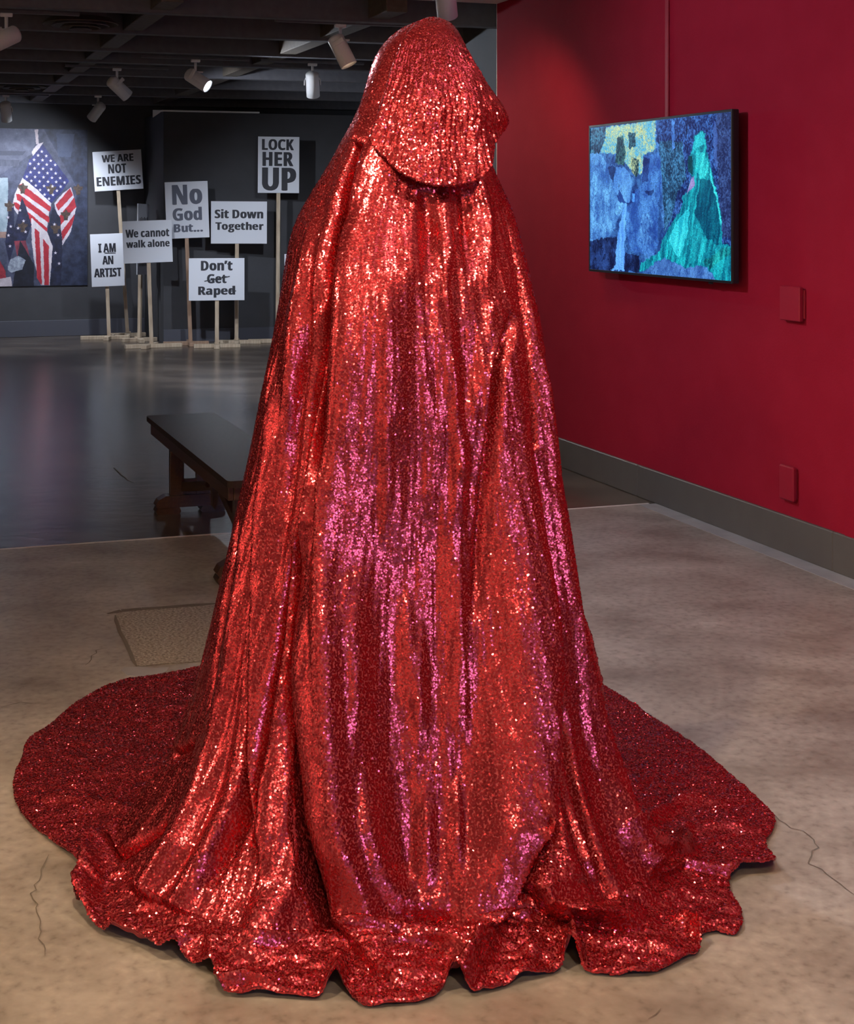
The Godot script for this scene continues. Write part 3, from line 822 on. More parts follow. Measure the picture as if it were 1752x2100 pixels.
func build_wall_things() -> void:
	# television
	var t := thing("television", "flat television on the red wall showing a teal robed figure by a waterfall", "television", rp(RED_A, 1.556, 6.392), PHI - PI / 2.0)
	var w := 1.404
	var h := 0.795
	mesh("housing", box(Vector3(w, h, 0.035), 0.004), M.bezel, t, Transform3D(Basis.IDENTITY, Vector3(0, 0, 0.0655)))
	mesh("wall_mount", box(Vector3(0.6, 0.42, 0.048), 0.004), M.bezel, t, Transform3D(Basis.IDENTITY, Vector3(0, 0, 0.024)))
	mesh("sensor", box(Vector3(0.03, 0.012, 0.01), 0.002), M.bezel, t, Transform3D(Basis.IDENTITY, Vector3(0.5, -h / 2.0 - 0.005, 0.07)))
	for s in [-1.0, 1.0]:
		mesh("bezel", box(Vector3(0.010, h, 0.004), 0.001), M.bezel, t, Transform3D(Basis.IDENTITY, Vector3(s * (w / 2.0 - 0.005), 0, 0.0845)))
		mesh("bezel", box(Vector3(w - 0.02, 0.012, 0.004), 0.001), M.bezel, t, Transform3D(Basis.IDENTITY, Vector3(0, s * (h / 2.0 - 0.006), 0.0845)))
	var screen := QuadMesh.new()
	screen.size = Vector2(w - 0.02, h - 0.024)
	var shown := ImageTexture.create_from_image(picture(SCREEN, 704, 400, 4, 5.5, 1200, 0.5))
	var sm := StandardMaterial3D.new()
	sm.albedo_color = Color(0.02, 0.02, 0.02)
	sm.roughness = 0.25
	sm.emission_enabled = true
	sm.emission = Color.WHITE
	sm.emission_operator = BaseMaterial3D.EMISSION_OP_MULTIPLY
	sm.emission_texture = shown
	sm.emission_energy_multiplier = 1.15
	mesh("screen", screen, sm, t, Transform3D(Basis.IDENTITY, Vector3(0, 0, 0.0836)))

	var race := thing("cable_raceway", "thin red painted cable cover running up from the television", "cable cover", rp(RED_A - 0.006, 1.9, 6.398), PHI - PI / 2.0)
	mesh("cover", box(Vector3(0.03, CEIL - 1.9, 0.012), 0.003), M.plate, race, Transform3D(Basis.IDENTITY, Vector3(0, (CEIL - 1.9) / 2.0, 0)))

	var upper := thing("wall_box", "square red painted wall box below and right of the television", "wall box", rp(RED_A, 1.09, 5.33), PHI - PI / 2.0, "red wall boxes")
	mesh("back_plate", box(Vector3(0.125, 0.125, 0.012), 0.003), M.plate, upper, Transform3D(Basis.IDENTITY, Vector3(0.012, 0, 0.006)))
	mesh("cover", box(Vector3(0.145, 0.148, 0.022), 0.004), M.plate, upper, Transform3D(Basis.IDENTITY, Vector3(0, 0, 0.023)))
	var lower := thing("wall_box", "small upright red painted wall box low above the grey baseboard", "wall box", rp(RED_A, 0.31, 5.362), PHI - PI / 2.0, "red wall boxes")
	mesh("back_plate", box(Vector3(0.095, 0.13, 0.008), 0.003), M.plate, lower, Transform3D(Basis.IDENTITY, Vector3(0, 0, 0.004)))
	mesh("cover", box(Vector3(0.105, 0.150, 0.022), 0.006), M.plate, lower, Transform3D(Basis.IDENTITY, Vector3(0, 0, 0.019)))

	# large print of flags on the far wall
	var im := picture(PRINT, 960, 642, 8, 1.6, 300, 0.12)
	var even := FastNoiseLite.new()
	for i in range(0, STARS.size(), 2):
		var star := []
		for k in 10:
			var f := -PI / 2.0 + PI * k / 5.0
			star.append(Vector2(STARS[i], STARS[i + 1]) + Vector2(cos(f), sin(f)) * (6.5 if k % 2 == 0 else 2.8))
		fill(im, star, rgb(196, 190, 206), rgb(206, 200, 214), even, 1.0, 1.0)
	var p := thing("flag_print", "large unframed photo print of flags on staffs hung on the far dark wall", "wall print", rp(2.238, 0.0, FAR_B - 0.012), PHI)
	var pm := StandardMaterial3D.new()
	pm.albedo_texture = ImageTexture.create_from_image(im)
	pm.roughness = 0.55
	var high := 1.84
	var wide := high * 960.0 / 642.0
	mesh("backing", box(Vector3(wide, high, 0.008), 0.001), M.black, p, Transform3D(Basis.IDENTITY, Vector3(-wide / 2.0, 1.515, -0.004)))
	var q := QuadMesh.new()
	q.size = Vector2(wide, high)
	mesh("print", q, pm, p, Transform3D(Basis.IDENTITY, Vector3(-wide / 2.0, 1.515, 0.0015)))



func build_bench() -> void:
	var t := thing("bench", "dark varnished wooden trestle bench partly hidden behind the robe", "bench", Vector3(-0.589, 0, -6.474), PHI)
	var corner := PackedVector2Array()
	for k in [[1, 1], [-1, 1], [-1, -1], [1, -1]]:
		for j in 5:
			var f: float = PI / 8.0 * j + PI / 2.0 * [[1, 1], [-1, 1], [-1, -1], [1, -1]].find(k)
			corner.append(Vector2(k[0] * 0.155 + 0.022 * cos(f), k[1] * 0.905 + 0.022 * sin(f)))
	mesh("seat", prism(corner, 0.424, 0.450), M.bench_top, t, Transform3D(Basis(Vector3.RIGHT, -PI / 2.0), Vector3.ZERO))
	for s in [-1.0, 1.0]:
		mesh("apron", box(Vector3(0.022, 0.062, 1.74), 0.003), M.bench, t, Transform3D(Basis.IDENTITY, Vector3(s * 0.152, 0.393, 0)))
		mesh("end_apron", box(Vector3(0.28, 0.062, 0.022), 0.003), M.bench, t, Transform3D(Basis.IDENTITY, Vector3(0, 0.393, s * 0.86)))
		for x in [-0.066, 0.066]:
			mesh("upright", box(Vector3(0.07, 0.34, 0.034), 0.003), M.bench, t, Transform3D(Basis.IDENTITY, Vector3(x, 0.254, s * 0.69)))
			mesh("foot_pad", prism(PackedVector2Array([Vector2(-0.06, 0), Vector2(0.05, 0), Vector2(0.058, 0.012), Vector2(0.05, 0.03), Vector2(-0.06, 0.03), Vector2(-0.068, 0.015)]), -0.04, 0.04), M.bench, t, Transform3D(Basis(Vector3.UP, PI if x > 0.0 else 0.0), Vector3(x * 1.62, 0, s * 0.69)))
		mesh("rail", box(Vector3(0.1, 0.08, 0.026), 0.002), M.bench, t, Transform3D(Basis.IDENTITY, Vector3(0, 0.125, s * 0.69)))
		mesh("foot", prism(PackedVector2Array([Vector2(-0.165, 0.03), Vector2(0.165, 0.03), Vector2(0.175, 0.045), Vector2(0.16, 0.07), Vector2(0.125, 0.088), Vector2(-0.125, 0.088), Vector2(-0.16, 0.07), Vector2(-0.175, 0.045)]), -0.035, 0.035), M.bench, t, Transform3D(Basis.IDENTITY, Vector3(0, 0, s * 0.69)))
		# sloping braces from the feet up to the bracket under the middle of the seat
		var low := Vector3(-0.03, 0.125, s * 0.68)
		var top := Vector3(-0.03, 0.275, 0.12 + s * 0.03)
		var way := (top - low).normalized()
		mesh("brace", box(Vector3(0.03, 0.046, low.distance_to(top)), 0.003), M.bench, t, Transform3D(Basis.looking_at(way), (low + top) / 2.0))
	mesh("bracket", box(Vector3(0.042, 0.15, 0.085), 0.004), M.bench, t, Transform3D(Basis.IDENTITY, Vector3(-0.03, 0.355, 0.12)))
	mesh("wedge", prism(PackedVector2Array([Vector2(-0.014, 0.06), Vector2(0.014, 0.06), Vector2(0.011, -0.06), Vector2(0.0, -0.075), Vector2(-0.011, -0.06)]), -0.02, 0.02), M.bench, t, Transform3D(Basis.IDENTITY, Vector3(-0.058, 0.255, 0.14)))
	mesh("knob", lathe([Vector2(0.0, -0.012), Vector2(0.014, -0.008), Vector2(0.014, 0.006), Vector2(0.0, 0.014)], 14), M.bench, t, Transform3D(Basis(Vector3.BACK, PI / 2.0), Vector3(-0.085, 0.285, 0.12)))


# ---------------------------------------------------------------- the robe

# height, sideways shift, half width, depth in front, depth behind (metres), from the crown down
const LEVELS := [
	[1.955, 0.073, 0.000, 0.000, 0.000],
	[1.951, 0.072, 0.025, 0.030, 0.030],
	[1.941, 0.069, 0.051, 0.060, 0.060],
	[1.920, 0.059, 0.076, 0.090, 0.095],
	[1.884, 0.046, 0.098, 0.115, 0.125],
	[1.826, 0.042, 0.117, 0.135, 0.150],
	[1.767, 0.040, 0.131, 0.145, 0.165],
	[1.720, 0.035, 0.144, 0.150, 0.175],
	[1.662, 0.024, 0.167, 0.155, 0.185],
	[1.603, 0.022, 0.195, 0.160, 0.195],
	[1.498, 0.014, 0.253, 0.175, 0.210],
	[1.439, 0.009, 0.273, 0.200, 0.220],
	[1.345, 0.011, 0.291, 0.245, 0.235],
	[1.252, 0.013, 0.308, 0.262, 0.250],
	[1.181, 0.013, 0.321, 0.270, 0.260],
	[0.947, 0.007, 0.362, 0.286, 0.300],
	[0.736, 0.000, 0.401, 0.318, 0.340],
	[0.478, -0.009, 0.451, 0.385, 0.400],
	[0.267, -0.017, 0.492, 0.450, 0.460],
	[0.080, -0.026, 0.533, 0.515, 0.520],
	[0.056, -0.026, 0.541, 0.525, 0.535],
]
# hem of the train: angle round the figure (0 faces the lens, to the right is plus) and distance
const HEM := [
	[-168.0, 1.380],
	[-153.6, 1.357],
	[-147.5, 1.355],
	[-142.4, 1.371],
	[-134.4, 1.309],
	[-126.1, 1.217],
	[-119.4, 1.176],
	[-114.1, 1.107],
	[-107.7, 1.050],
	[-99.7, 0.976],
	[-93.1, 0.906],
	[-85.6, 0.824],
	[-77.5, 0.763],
	[-72.5, 0.739],
	[-62.3, 0.797],
	[-58.5, 0.805],
	[-51.1, 0.798],
	[-44.7, 0.773],
	[-39.0, 0.775],
	[-38.4, 0.754],
	[-34.4, 0.756],
	[-30.1, 0.767],
	[-27.7, 0.804],
	[-21.0, 0.774],
	[-14.8, 0.757],
	[-12.4, 0.750],
	[-11.7, 0.727],
	[-9.8, 0.731],
	[-7.5, 0.762],
	[-3.5, 0.754],
	[2.1, 0.738],
	[5.3, 0.705],
	[8.1, 0.729],
	[12.1, 0.719],
	[16.5, 0.706],
	[24.8, 0.696],
	[26.4, 0.693],
	[26.6, 0.714],
	[31.2, 0.759],
	[36.0, 0.794],
	[42.1, 0.804],
	[45.7, 0.808],
	[50.2, 0.783],
	[52.9, 0.798],
	[53.3, 0.828],
	[55.2, 0.833],
	[59.1, 0.818],
	[66.2, 0.772],
	[72.5, 0.772],
	[75.5, 0.847],
	[80.1, 0.860],
	[85.2, 0.856],
	[91.4, 0.901],
	[94.8, 0.920],
	[99.9, 0.923],
	[109.9, 0.934],
	[121.9, 0.987],
	[134.4, 1.070],
	[148.2, 1.235],
	[165.0, 1.320],
]
# folds: width to the left and to the right of the line (mm), then angle, way down the cloth (m), rise (mm)
const FOLDS := [
	[7, 110, [-56, 0.29, 10, -34, 0.42, 25, -25.5, 0.57, 38, -24, 0.69, 48, -21.5, 0.87, 48, -20.5, 1.02, 44, -21, 1.15, 36, -19.5, 1.3, 24, -16.5, 1.48, 12, -13, 1.68, 3]],  # front panel left edge
	[20, 14, [-39, 0.38, -24, -28.5, 0.55, -44, -27.5, 0.69, -58, -25.5, 0.87, -60, -24, 1.02, -46, -23.5, 1.13, -6]],  # gap left of panel
	[8, 80, [-31.5, 0.72, 4, -30, 0.91, 20, -29, 1.07, 30, -25.5, 1.28, 48, -22, 1.44, 64, -18, 1.63, 76, -13.5, 1.81, 74, -9.5, 1.96, 50, -7, 2.093, 28, -3.5, 2.339, 18]],  # edge A
	[26, 22, [-26, 1.26, -8, -26, 1.36, -38, -23, 1.54, -60, -18.5, 1.72, -66, -14, 1.9, -60, -10.5, 2, -30]],  # valley A
	[10, 34, [-23.5, 1.44, 8, -23.5, 1.57, 32, -21.5, 1.73, 44, -19, 1.84, 46, -16, 1.94, 40, -13.5, 2, 18]],  # pink ridge left of A
	[9, 48, [-32, 1.18, 3, -32, 1.26, 20, -31, 1.39, 30, -30, 1.49, 32, -29.5, 1.64, 34, -28, 1.78, 32, -27, 1.88, 14]],  # fold left 2
	[18, 14, [-33, 1.32, -4, -32.5, 1.42, -18, -31.5, 1.51, -22, -31, 1.66, -24, -30.5, 1.78, -24, -29.5, 1.88, -12]],  # valley left of fold left 2
	[8, 50, [-65, 0.79, 4, -64, 0.93, 16, -55, 1.09, 22, -52, 1.23, 26, -45.5, 1.4, 28, -39, 1.6, 30, -34.5, 1.75, 30, -30.5, 1.85, 20]],  # fold left 3
	[22, 12, [-59, 1.08, -6, -55, 1.26, -12, -47.5, 1.42, -16, -41.5, 1.6, -20, -37, 1.75, -26, -35, 1.86, -30, -37, 1.95, -10]],  # valley left 3
	[34, 34, [-61.5, 1.46, 4, -57, 1.68, 14, -52.5, 1.82, 24, -51, 1.93, 34, -52, 2.034, 30]],  # left ridge b
	[28, 26, [-47.5, 1.51, 3, -42.5, 1.71, 14, -39.5, 1.81, 22, -40, 1.92, 34, -42, 2.01, 24]],  # left ridge c
	[16, 60, [-86, 1.72, 4, -82, 1.86, 14, -78, 2.02, 34, -70, 2.26, 58, -61, 2.5, 40]],  # left outer flare ridge
	[24, 26, [-48.5, 0.42, 4, -39, 0.55, 15, -41, 0.68, 18, -41, 0.84, 5]],  # cape fold 1
	[26, 22, [-54, 0.53, 3, -52.5, 0.65, 14, -54.5, 0.79, 18, -50.5, 0.94, 16, -43.5, 1.07, 4]],  # cape fold 2
	[14, 16, [-32, 0.69, -3, -33.5, 0.85, -14, -33.5, 0.99, -14, -33.5, 1.13, -3]],  # cape valley 1
	[16, 14, [-45, 0.76, -3, -45, 0.92, -12, -43.5, 1.07, -14, -40, 1.23, -4]],  # cape valley 2
	[18, 22, [-36, 1.03, 3, -36, 1.16, 12, -35.5, 1.31, 14, -34.5, 1.45, 12, -33.5, 1.59, 3]],  # cape fold 4
	[20, 24, [-66, 1.2, 3, -63, 1.33, 12, -58.5, 1.48, 14, -54.5, 1.62, 4]],  # cape fold 5
	[16, 16, [-84, 1.22, -3, -73.5, 1.37, -10, -67, 1.54, -12, -63, 1.68, -6]],  # cape valley 5
	[16, 10, [73, 0.56, 2, 65, 0.79, 10, 60.5, 0.99, 12, 59, 1.15, 4]],  # right cape fold
	[10, 14, [62, 0.53, -4, 60, 0.7, -16, 54, 0.9, -18, 50.5, 1.08, -10]],  # right cape valley
	[16, 16, [-2, 0.53, 3, 0, 0.63, 10, 0, 0.74, 2]],  # chest fold a
	[16, 14, [15, 0.52, 4, 16, 0.63, 12, 13, 0.73, 2]],  # chest fold b
	[16, 14, [46, 0.47, 6, 40, 0.58, 14, 36, 0.69, 3]],  # chest fold c
	[14, 14, [6, 0.51, -6, 8, 0.6, -12, 6.5, 0.69, -2]],  # chest valley
	[14, 14, [28.5, 0.51, -6, 27.5, 0.6, -12, 25, 0.69, -2]],  # chest valley b
	[14, 20, [-32, 0.69, 4, -35, 0.78, 14, -33.5, 0.92, 4]],  # cape fold 3
	[20, 24, [-8, 0.55, 2, -6, 0.78, 9, -5, 0.91, 12, -5, 1.06, 12, -4.5, 1.17, 10, -1.5, 1.3, 3]],  # panel fold a
	[20, 20, [4, 0.83, 3, 7, 1.04, 9, 6.5, 1.17, 8, 7, 1.25, 2]],  # panel fold b
	[22, 20, [10, 0.76, 4, 13.5, 0.91, 14, 15, 1.13, 14, 12.5, 1.26, 8, 13, 1.41, 10, 13.5, 1.51, 12, 12.5, 1.64, 10, 13, 1.7, 3]],  # panel fold c
	[18, 26, [32.5, 0.78, 4, 21.5, 0.99, 11, 17, 1.12, 5]],  # panel fold d
	[10, 12, [42, 0.79, -4, 33, 0.89, -14, 28.5, 1, -14, 23, 1.17, -9, 20, 1.33, -8, 18, 1.43, -3]],  # panel crease e
	[12, 8, [39, 0.79, 2, 29, 0.91, 8, 24.5, 1.07, 8, 19.5, 1.26, 3]],  # panel crease e ridge
	[16, 18, [-0.5, 1.41, 3, 1.5, 1.51, 11, 2.5, 1.6, 11, 4, 1.68, 3]],  # panel fold f
	[14, 16, [-12.5, 1.35, 3, -11, 1.46, 10, -9, 1.58, 10, -7.5, 1.73, 3]],  # panel fold g
	[14, 14, [-19.5, 1.26, 3, -16, 1.44, 12, -13.5, 1.6, 14, -11, 1.75, 14, -8.5, 1.87, 14, -5.5, 1.97, 12, -3.5, 2.034, 5]],  # panel fold h
	[16, 16, [-6.5, 1.73, 3, -4.5, 1.84, 13, -2.5, 1.92, 13, -0.5, 1.98, 3]],  # panel fold i
	[14, 16, [4.5, 1.73, 3, 4.5, 1.84, 12, 4, 1.93, 4]],  # panel fold j
	[10, 14, [11.5, 1.77, 3, 10.5, 1.86, 10, 10, 1.93, 3]],  # panel fold k
	[20, 20, [0.5, 1.76, -3, 1, 1.91, -10, 2, 1.96, -3]],  # panel valley l
	[16, 18, [-1, 1.99, -3, 2.5, 2.01, -9, 7, 2.017, -10, 12, 2.06, -3]],  # panel break
	[26, 22, [-1, 2.136, 8, 3.5, 2.119, 20, 8.5, 2.17, 22, 12.5, 2.28, 18]],  # panel break bulge
	[80, 8, [56.5, 0.59, 4, 46.5, 0.8, 16, 41, 1.05, 26, 39, 1.29, 48, 36.5, 1.44, 64, 33.5, 1.59, 72, 29.5, 1.74, 76, 25.5, 1.86, 70, 21, 1.97, 46, 16.5, 2.077, 18]],  # panel right edge
	[16, 30, [45.5, 1.07, -6, 43, 1.27, -36, 42, 1.42, -58, 37, 1.6, -64, 32.5, 1.74, -64, 28.5, 1.86, -58, 25.5, 1.94, -44]],  # valley right of panel
	[34, 8, [81.5, 0.7, 3, 63.5, 0.97, 14, 57, 1.25, 26, 56.5, 1.45, 30, 59, 1.65, 36, 60.5, 1.8, 42, 58, 1.91, 46, 60, 2.01, 40]],  # right fold edge
	[8, 14, [66.5, 0.86, -4, 64.5, 1.09, -14, 63, 1.27, -20, 61.5, 1.46, -22, 63.5, 1.67, -24, 64, 1.81, -16]],  # right valley
	[12, 12, [70, 1.16, 3, 59.5, 1.35, 12, 67.5, 1.5, 16, 96.5, 1.84, 16, 90, 1.97, 8]],  # right fold pink
	[20, 20, [43, 1.59, 4, 37.5, 1.7, 20, 36.5, 1.79, 22, 35.5, 1.88, 22, 36, 1.96, 8]],  # right mid fold
	[16, 16, [43, 1.76, 4, 41, 1.85, 16, 40.5, 1.94, 18, 41.5, 2, 6]],  # right mid fold 2
	[16, 14, [49, 1.66, -4, 47, 1.75, -16, 45, 1.84, -18, 44, 1.95, -18, 45, 2.01, -10]],  # right mid valley
	[9, 60, [26, 1.85, 20, 27, 1.93, 56, 30, 1.98, 60, 32.5, 2.06, 56, 38.5, 2.102, 40, 43.5, 2.221, 8]],  # drape edge right
	[22, 22, [88, 1.97, 10, 63, 1.94, 34, 69.5, 2.01, 40, 74, 2.144, 36, 81.5, 2.221, 30, 89.5, 2.246, 8]],  # curl right
	[8, 40, [57.5, 1.99, 6, 70, 2.204, 18, 71.5, 2.509, 20, 75.5, 2.517, 16]],  # layer edge right
	[14, 14, [74, 1.87, -12, 75.5, 1.85, -20, 76.5, 1.83, -6]],  # train wrinkle right a
	[18, 10, [88, 2.229, 6, 89.5, 2.356, 16, 87.5, 2.492, 8]],  # train wrinkle right b
	[20, 20, [75, 1.91, 4, 100, 2.238, 10, 100, 2.373, 4]],  # train wrinkle right c
	[18, 18, [76, 1.85, 4, 100, 2.271, 9, 100, 2.382, 3]],  # train wrinkle right d
	[14, 16, [-78, 1.86, -3, -78.5, 1.84, -14, -66.5, 1.79, -14]],  # train wrinkle left a
	[10, 14, [-85.5, 2.348, -3, -84.5, 2.178, -14, -59.5, 1.93, -14]],  # train wrinkle left b
	[14, 14, [-100, 2.424, 8, -100, 2.348, 10, -100, 2.271, 3]],  # train wrinkle left c
	[24, 24, [-100, 2.382, 3, -100, 2.229, 9, -76, 1.89, 5]],  # train wrinkle left d
	[20, 20, [-93, 2.466, 3, -97.5, 2.288, 8, -99, 2.102, 4]],  # train wrinkle left e
	[16, 16, [-12, 2.517, 34, -11, 2.382, 26, -10.5, 2.204, 6]],  # hem arch a
	[18, 14, [-39, 2.517, 26, -37.5, 2.322, 20, -36, 2.06, 4]],  # hem arch b
	[11, 10, [26.5, 2.517, 52, 29, 2.314, 50, 30.5, 2.204, 10]],  # hem loop c
	[20, 18, [6.5, 2.517, 46, 11, 2.331, 52, 15.5, 2.11, 20]],  # hem curl d
	[12, 16, [48, 2.517, 34, 49.5, 2.424, 26, 49.5, 2.305, 4]],  # hem arch e
	[8, 16, [-28, 2.517, 20, -24.5, 2.458, 22, -20.5, 2.5, 4]],  # hem fold f
	[8, 18, [-50, 2.517, 18, -45.5, 2.517, 18, -39, 2.517, 4]],  # hem fold g
	[26, 30, [-21.5, 1.93, 4, -23, 1.99, 22, -25.5, 2.178, 10]],  # front floor ridge h
	[20, 26, [-29, 2, 4, -31.5, 2.221, 24, -31.5, 2.517, 16]],  # front floor ridge i
	[26, 26, [26.5, 2.119, 4, 22, 2.314, 14, 18, 2.517, 8]],  # front floor ridge j
	[24, 24, [51.5, 2.051, 4, 59, 2.221, 12, 63, 2.466, 6]],  # front floor ridge k
	[20, 26, [37, 2.238, 3, 39.5, 2.382, 14, 42.5, 2.509, 6]],  # front floor ridge l
]
const AXIS := Vector3(0.12, 0.0, -3.457)
const FLOOR_ROWS := 128
const FLOOR_REACH := 0.5

var lev := PackedFloat32Array()      # smoothed levels, five numbers each
var lev_q := PackedFloat32Array()    # way down the cloth at each level
var body_length := 0.0


func smooth_levels() -> void:
	var n := 900
	var y_top: float = LEVELS[0][0]
	var y_end: float = LEVELS[-1][0]
	var raw := []
	for k in 5:
		var column := PackedFloat32Array()
		column.resize(n)
		var j := 0
		for i in n:
			var y: float = lerpf(y_top, y_end, pow(float(i) / (n - 1), 1.3))
			while j < LEVELS.size() - 2 and y < LEVELS[j + 1][0]:
				j += 1
			var f: float = clampf((LEVELS[j][0] - y) / (LEVELS[j][0] - LEVELS[j + 1][0]), 0.0, 1.0)
			column[i] = lerpf(LEVELS[j][k], LEVELS[j + 1][k], f)
		if k > 0:
			for turn in 3:
				var old := column.duplicate()
				for i in range(1, n - 1):
					var w: int = mini(mini(i, n - 1 - i), 14)
					var sum := 0.0
					for d in range(-w, w + 1):
						sum += old[i + d]
					column[i] = sum / (2 * w + 1)
		raw.append(column)
	lev.resize(n * 5)
	lev_q.resize(n)
	for i in n:
		for k in 5:
			lev[i * 5 + k] = raw[k][i]
		lev_q[i] = 0.0 if i == 0 else lev_q[i - 1] + Vector2(raw[2][i] - raw[2][i - 1], raw[0][i] - raw[0][i - 1]).length()
	body_length = lev_q[n - 1]


var level_at := 0


func level(q: float) -> Array:
	var n := lev_q.size()
	while level_at > 0 and lev_q[level_at] > q:
		level_at -= 1
	while level_at < n - 2 and lev_q[level_at + 1] < q:
		level_at += 1
	var f: float = clampf((q - lev_q[level_at]) / (lev_q[level_at + 1] - lev_q[level_at]), 0.0, 1.0)
	var out := []
	for k in 5:
		out.append(lerpf(lev[level_at * 5 + k], lev[level_at * 5 + 5 + k], f))
	return out


func hem_reach(angle: float) -> float:
	var n := HEM.size()
	for i in n:
		var t0: float = HEM[i][0]
		var t1: float = HEM[(i + 1) % n][0]
		if i == n - 1:
			if angle < HEM[0][0]:
				t0 -= 360.0
			else:
				t1 += 360.0
		if angle >= t0 and angle <= t1:
			var f := (angle - t0) / (t1 - t0)
			return cubic_interpolate(HEM[i][1], HEM[(i + 1) % n][1], HEM[(i + n - 1) % n][1], HEM[(i + 2) % n][1], f)
	return 1.3


# how far the foot of the cloth sweeps out before it meets the floor
func flare(angle: float) -> float:
	return 0.15 * smoothstep(-92.0, -66.0, angle) * smoothstep(-6.0, -26.0, angle) + 0.035 * smoothstep(-30.0, -8.0, angle) * smoothstep(34.0, 14.0, angle) + 0.11 * smoothstep(22.0, 42.0, angle) * smoothstep(90.0, 68.0, angle)


func power(x: float) -> float:
	return signf(x) * pow(absf(x), 0.9)


# normals and triangles of a sheet of rows x columns
func sheet(p: PackedVector3Array, rows: int, cols: int, normals: PackedVector3Array) -> ArrayMesh:
	normals.resize(p.size())
	for r in rows:
		for c in cols:
			var du := p[r * cols + mini(c + 1, cols - 1)] - p[r * cols + maxi(c - 1, 0)]
			var dv := p[mini(r + 1, rows - 1) * cols + c] - p[maxi(r - 1, 0) * cols + c]
			var n := dv.cross(du)
			normals[r * cols + c] = n.normalized() if n.length_squared() > 1e-16 else Vector3.UP
	var index := PackedInt32Array()
	index.resize((rows - 1) * (cols - 1) * 6)
	var k := 0
	for r in rows - 1:
		for c in cols - 1:
			var i := r * cols + c
			index[k] = i
			index[k + 1] = i + 1
			index[k + 2] = i + cols + 1
			index[k + 3] = i
			index[k + 4] = i + cols + 1
			index[k + 5] = i + cols
			k += 6
	var arrays := []
	arrays.resize(Mesh.ARRAY_MAX)
	arrays[Mesh.ARRAY_VERTEX] = p
	arrays[Mesh.ARRAY_NORMAL] = normals
	arrays[Mesh.ARRAY_INDEX] = index
	var m := ArrayMesh.new()
	m.add_surface_from_arrays(Mesh.PRIMITIVE_TRIANGLES, arrays)
	return m


# small discs sewn all over a sheet: most lie flat and a little dull, some hang loose and shine
func sequins(p: PackedVector3Array, normals: PackedVector3Array, rows: int, cols: int, pitch: float, parent: Node, seed_value: int) -> void:
	var rng := RandomNumberGenerator.new()
	rng.seed = seed_value
	var flat := PackedFloat32Array()
	var loose := PackedFloat32Array()
	flat.resize(12 * 700000)
	loose.resize(12 * 250000)
	var n_flat := 0
	var n_loose := 0
	var density := 1.0 / (pitch * pitch)
	for r in rows - 1:
		var carry := rng.randf()
		for c in cols - 1:
			var i := r * cols + c
			var a := p[i]
			var du := p[i + 1] - a
			var dv := p[i + cols] - a
			carry += du.cross(dv).length() * density
			while carry >= 1.0:
				carry -= 1.0
				var n := normals[i]
				var lying: float = smoothstep(0.6, 0.95, n.y)
				var shiny := rng.randf() < lerpf(0.16, 0.42, lying)
				var askew: float = lerpf(0.12, 0.34, lying) if shiny else lerpf(0.038, 0.13, lying)
				n = (n + Vector3(rng.randfn(0.0, askew), rng.randfn(0.0, askew), rng.randfn(0.0, askew))).normalized()
				var x := n.cross(Vector3(rng.randf() - 0.5, rng.randf() - 0.5, rng.randf() - 0.5)).normalized()
				var y := n.cross(x)
				var at := a + du * rng.randf() + dv * rng.randf() + normals[i] * (0.0008 + 0.0006 * rng.randf())
				if shiny and n_loose + 12 <= loose.size():
					place(loose, n_loose, x, y, n, at + normals[i] * 0.0003)
					n_loose += 12
				elif n_flat + 12 <= flat.size():
					place(flat, n_flat, x, y, n, at)
					n_flat += 12
	flat.resize(n_flat)
	loose.resize(n_loose)
	var st := SurfaceTool.new()
	st.begin(Mesh.PRIMITIVE_TRIANGLES)
	st.set_smooth_group(-1)
	var radius := SEQUIN_RADIUS
	for s in range(1, 5):
		var t0 := TAU * s / 6.0
		var t1 := TAU * (s + 1) / 6.0
		tri(st, Vector3(radius, 0, 0), Vector3(cos(t1), sin(t1), 0) * radius, Vector3(cos(t0), sin(t0), 0) * radius)
	st.generate_normals()
	var disc := st.commit()
	for k in [[flat, M.sequin, "sequins"], [loose, M.loose_sequin, "loose_sequins"]]:
		var mm := MultiMesh.new()
		mm.transform_format = MultiMesh.TRANSFORM_3D
		mm.mesh = disc
		mm.instance_count = k[0].size() / 12
		mm.buffer = k[0]
		var o := MultiMeshInstance3D.new()
		o.multimesh = mm
		o.material_override = k[1]
		o.set_meta("kind", "stuff")
		put(o, k[2], parent)


func place(buffer: PackedFloat32Array, k: int, x: Vector3, y: Vector3, z: Vector3, at: Vector3) -> void:
	for row in 3:
		buffer[k + row * 4] = x[row]
		buffer[k + row * 4 + 1] = y[row]
		buffer[k + row * 4 + 2] = z[row]
		buffer[k + row * 4 + 3] = at[row]


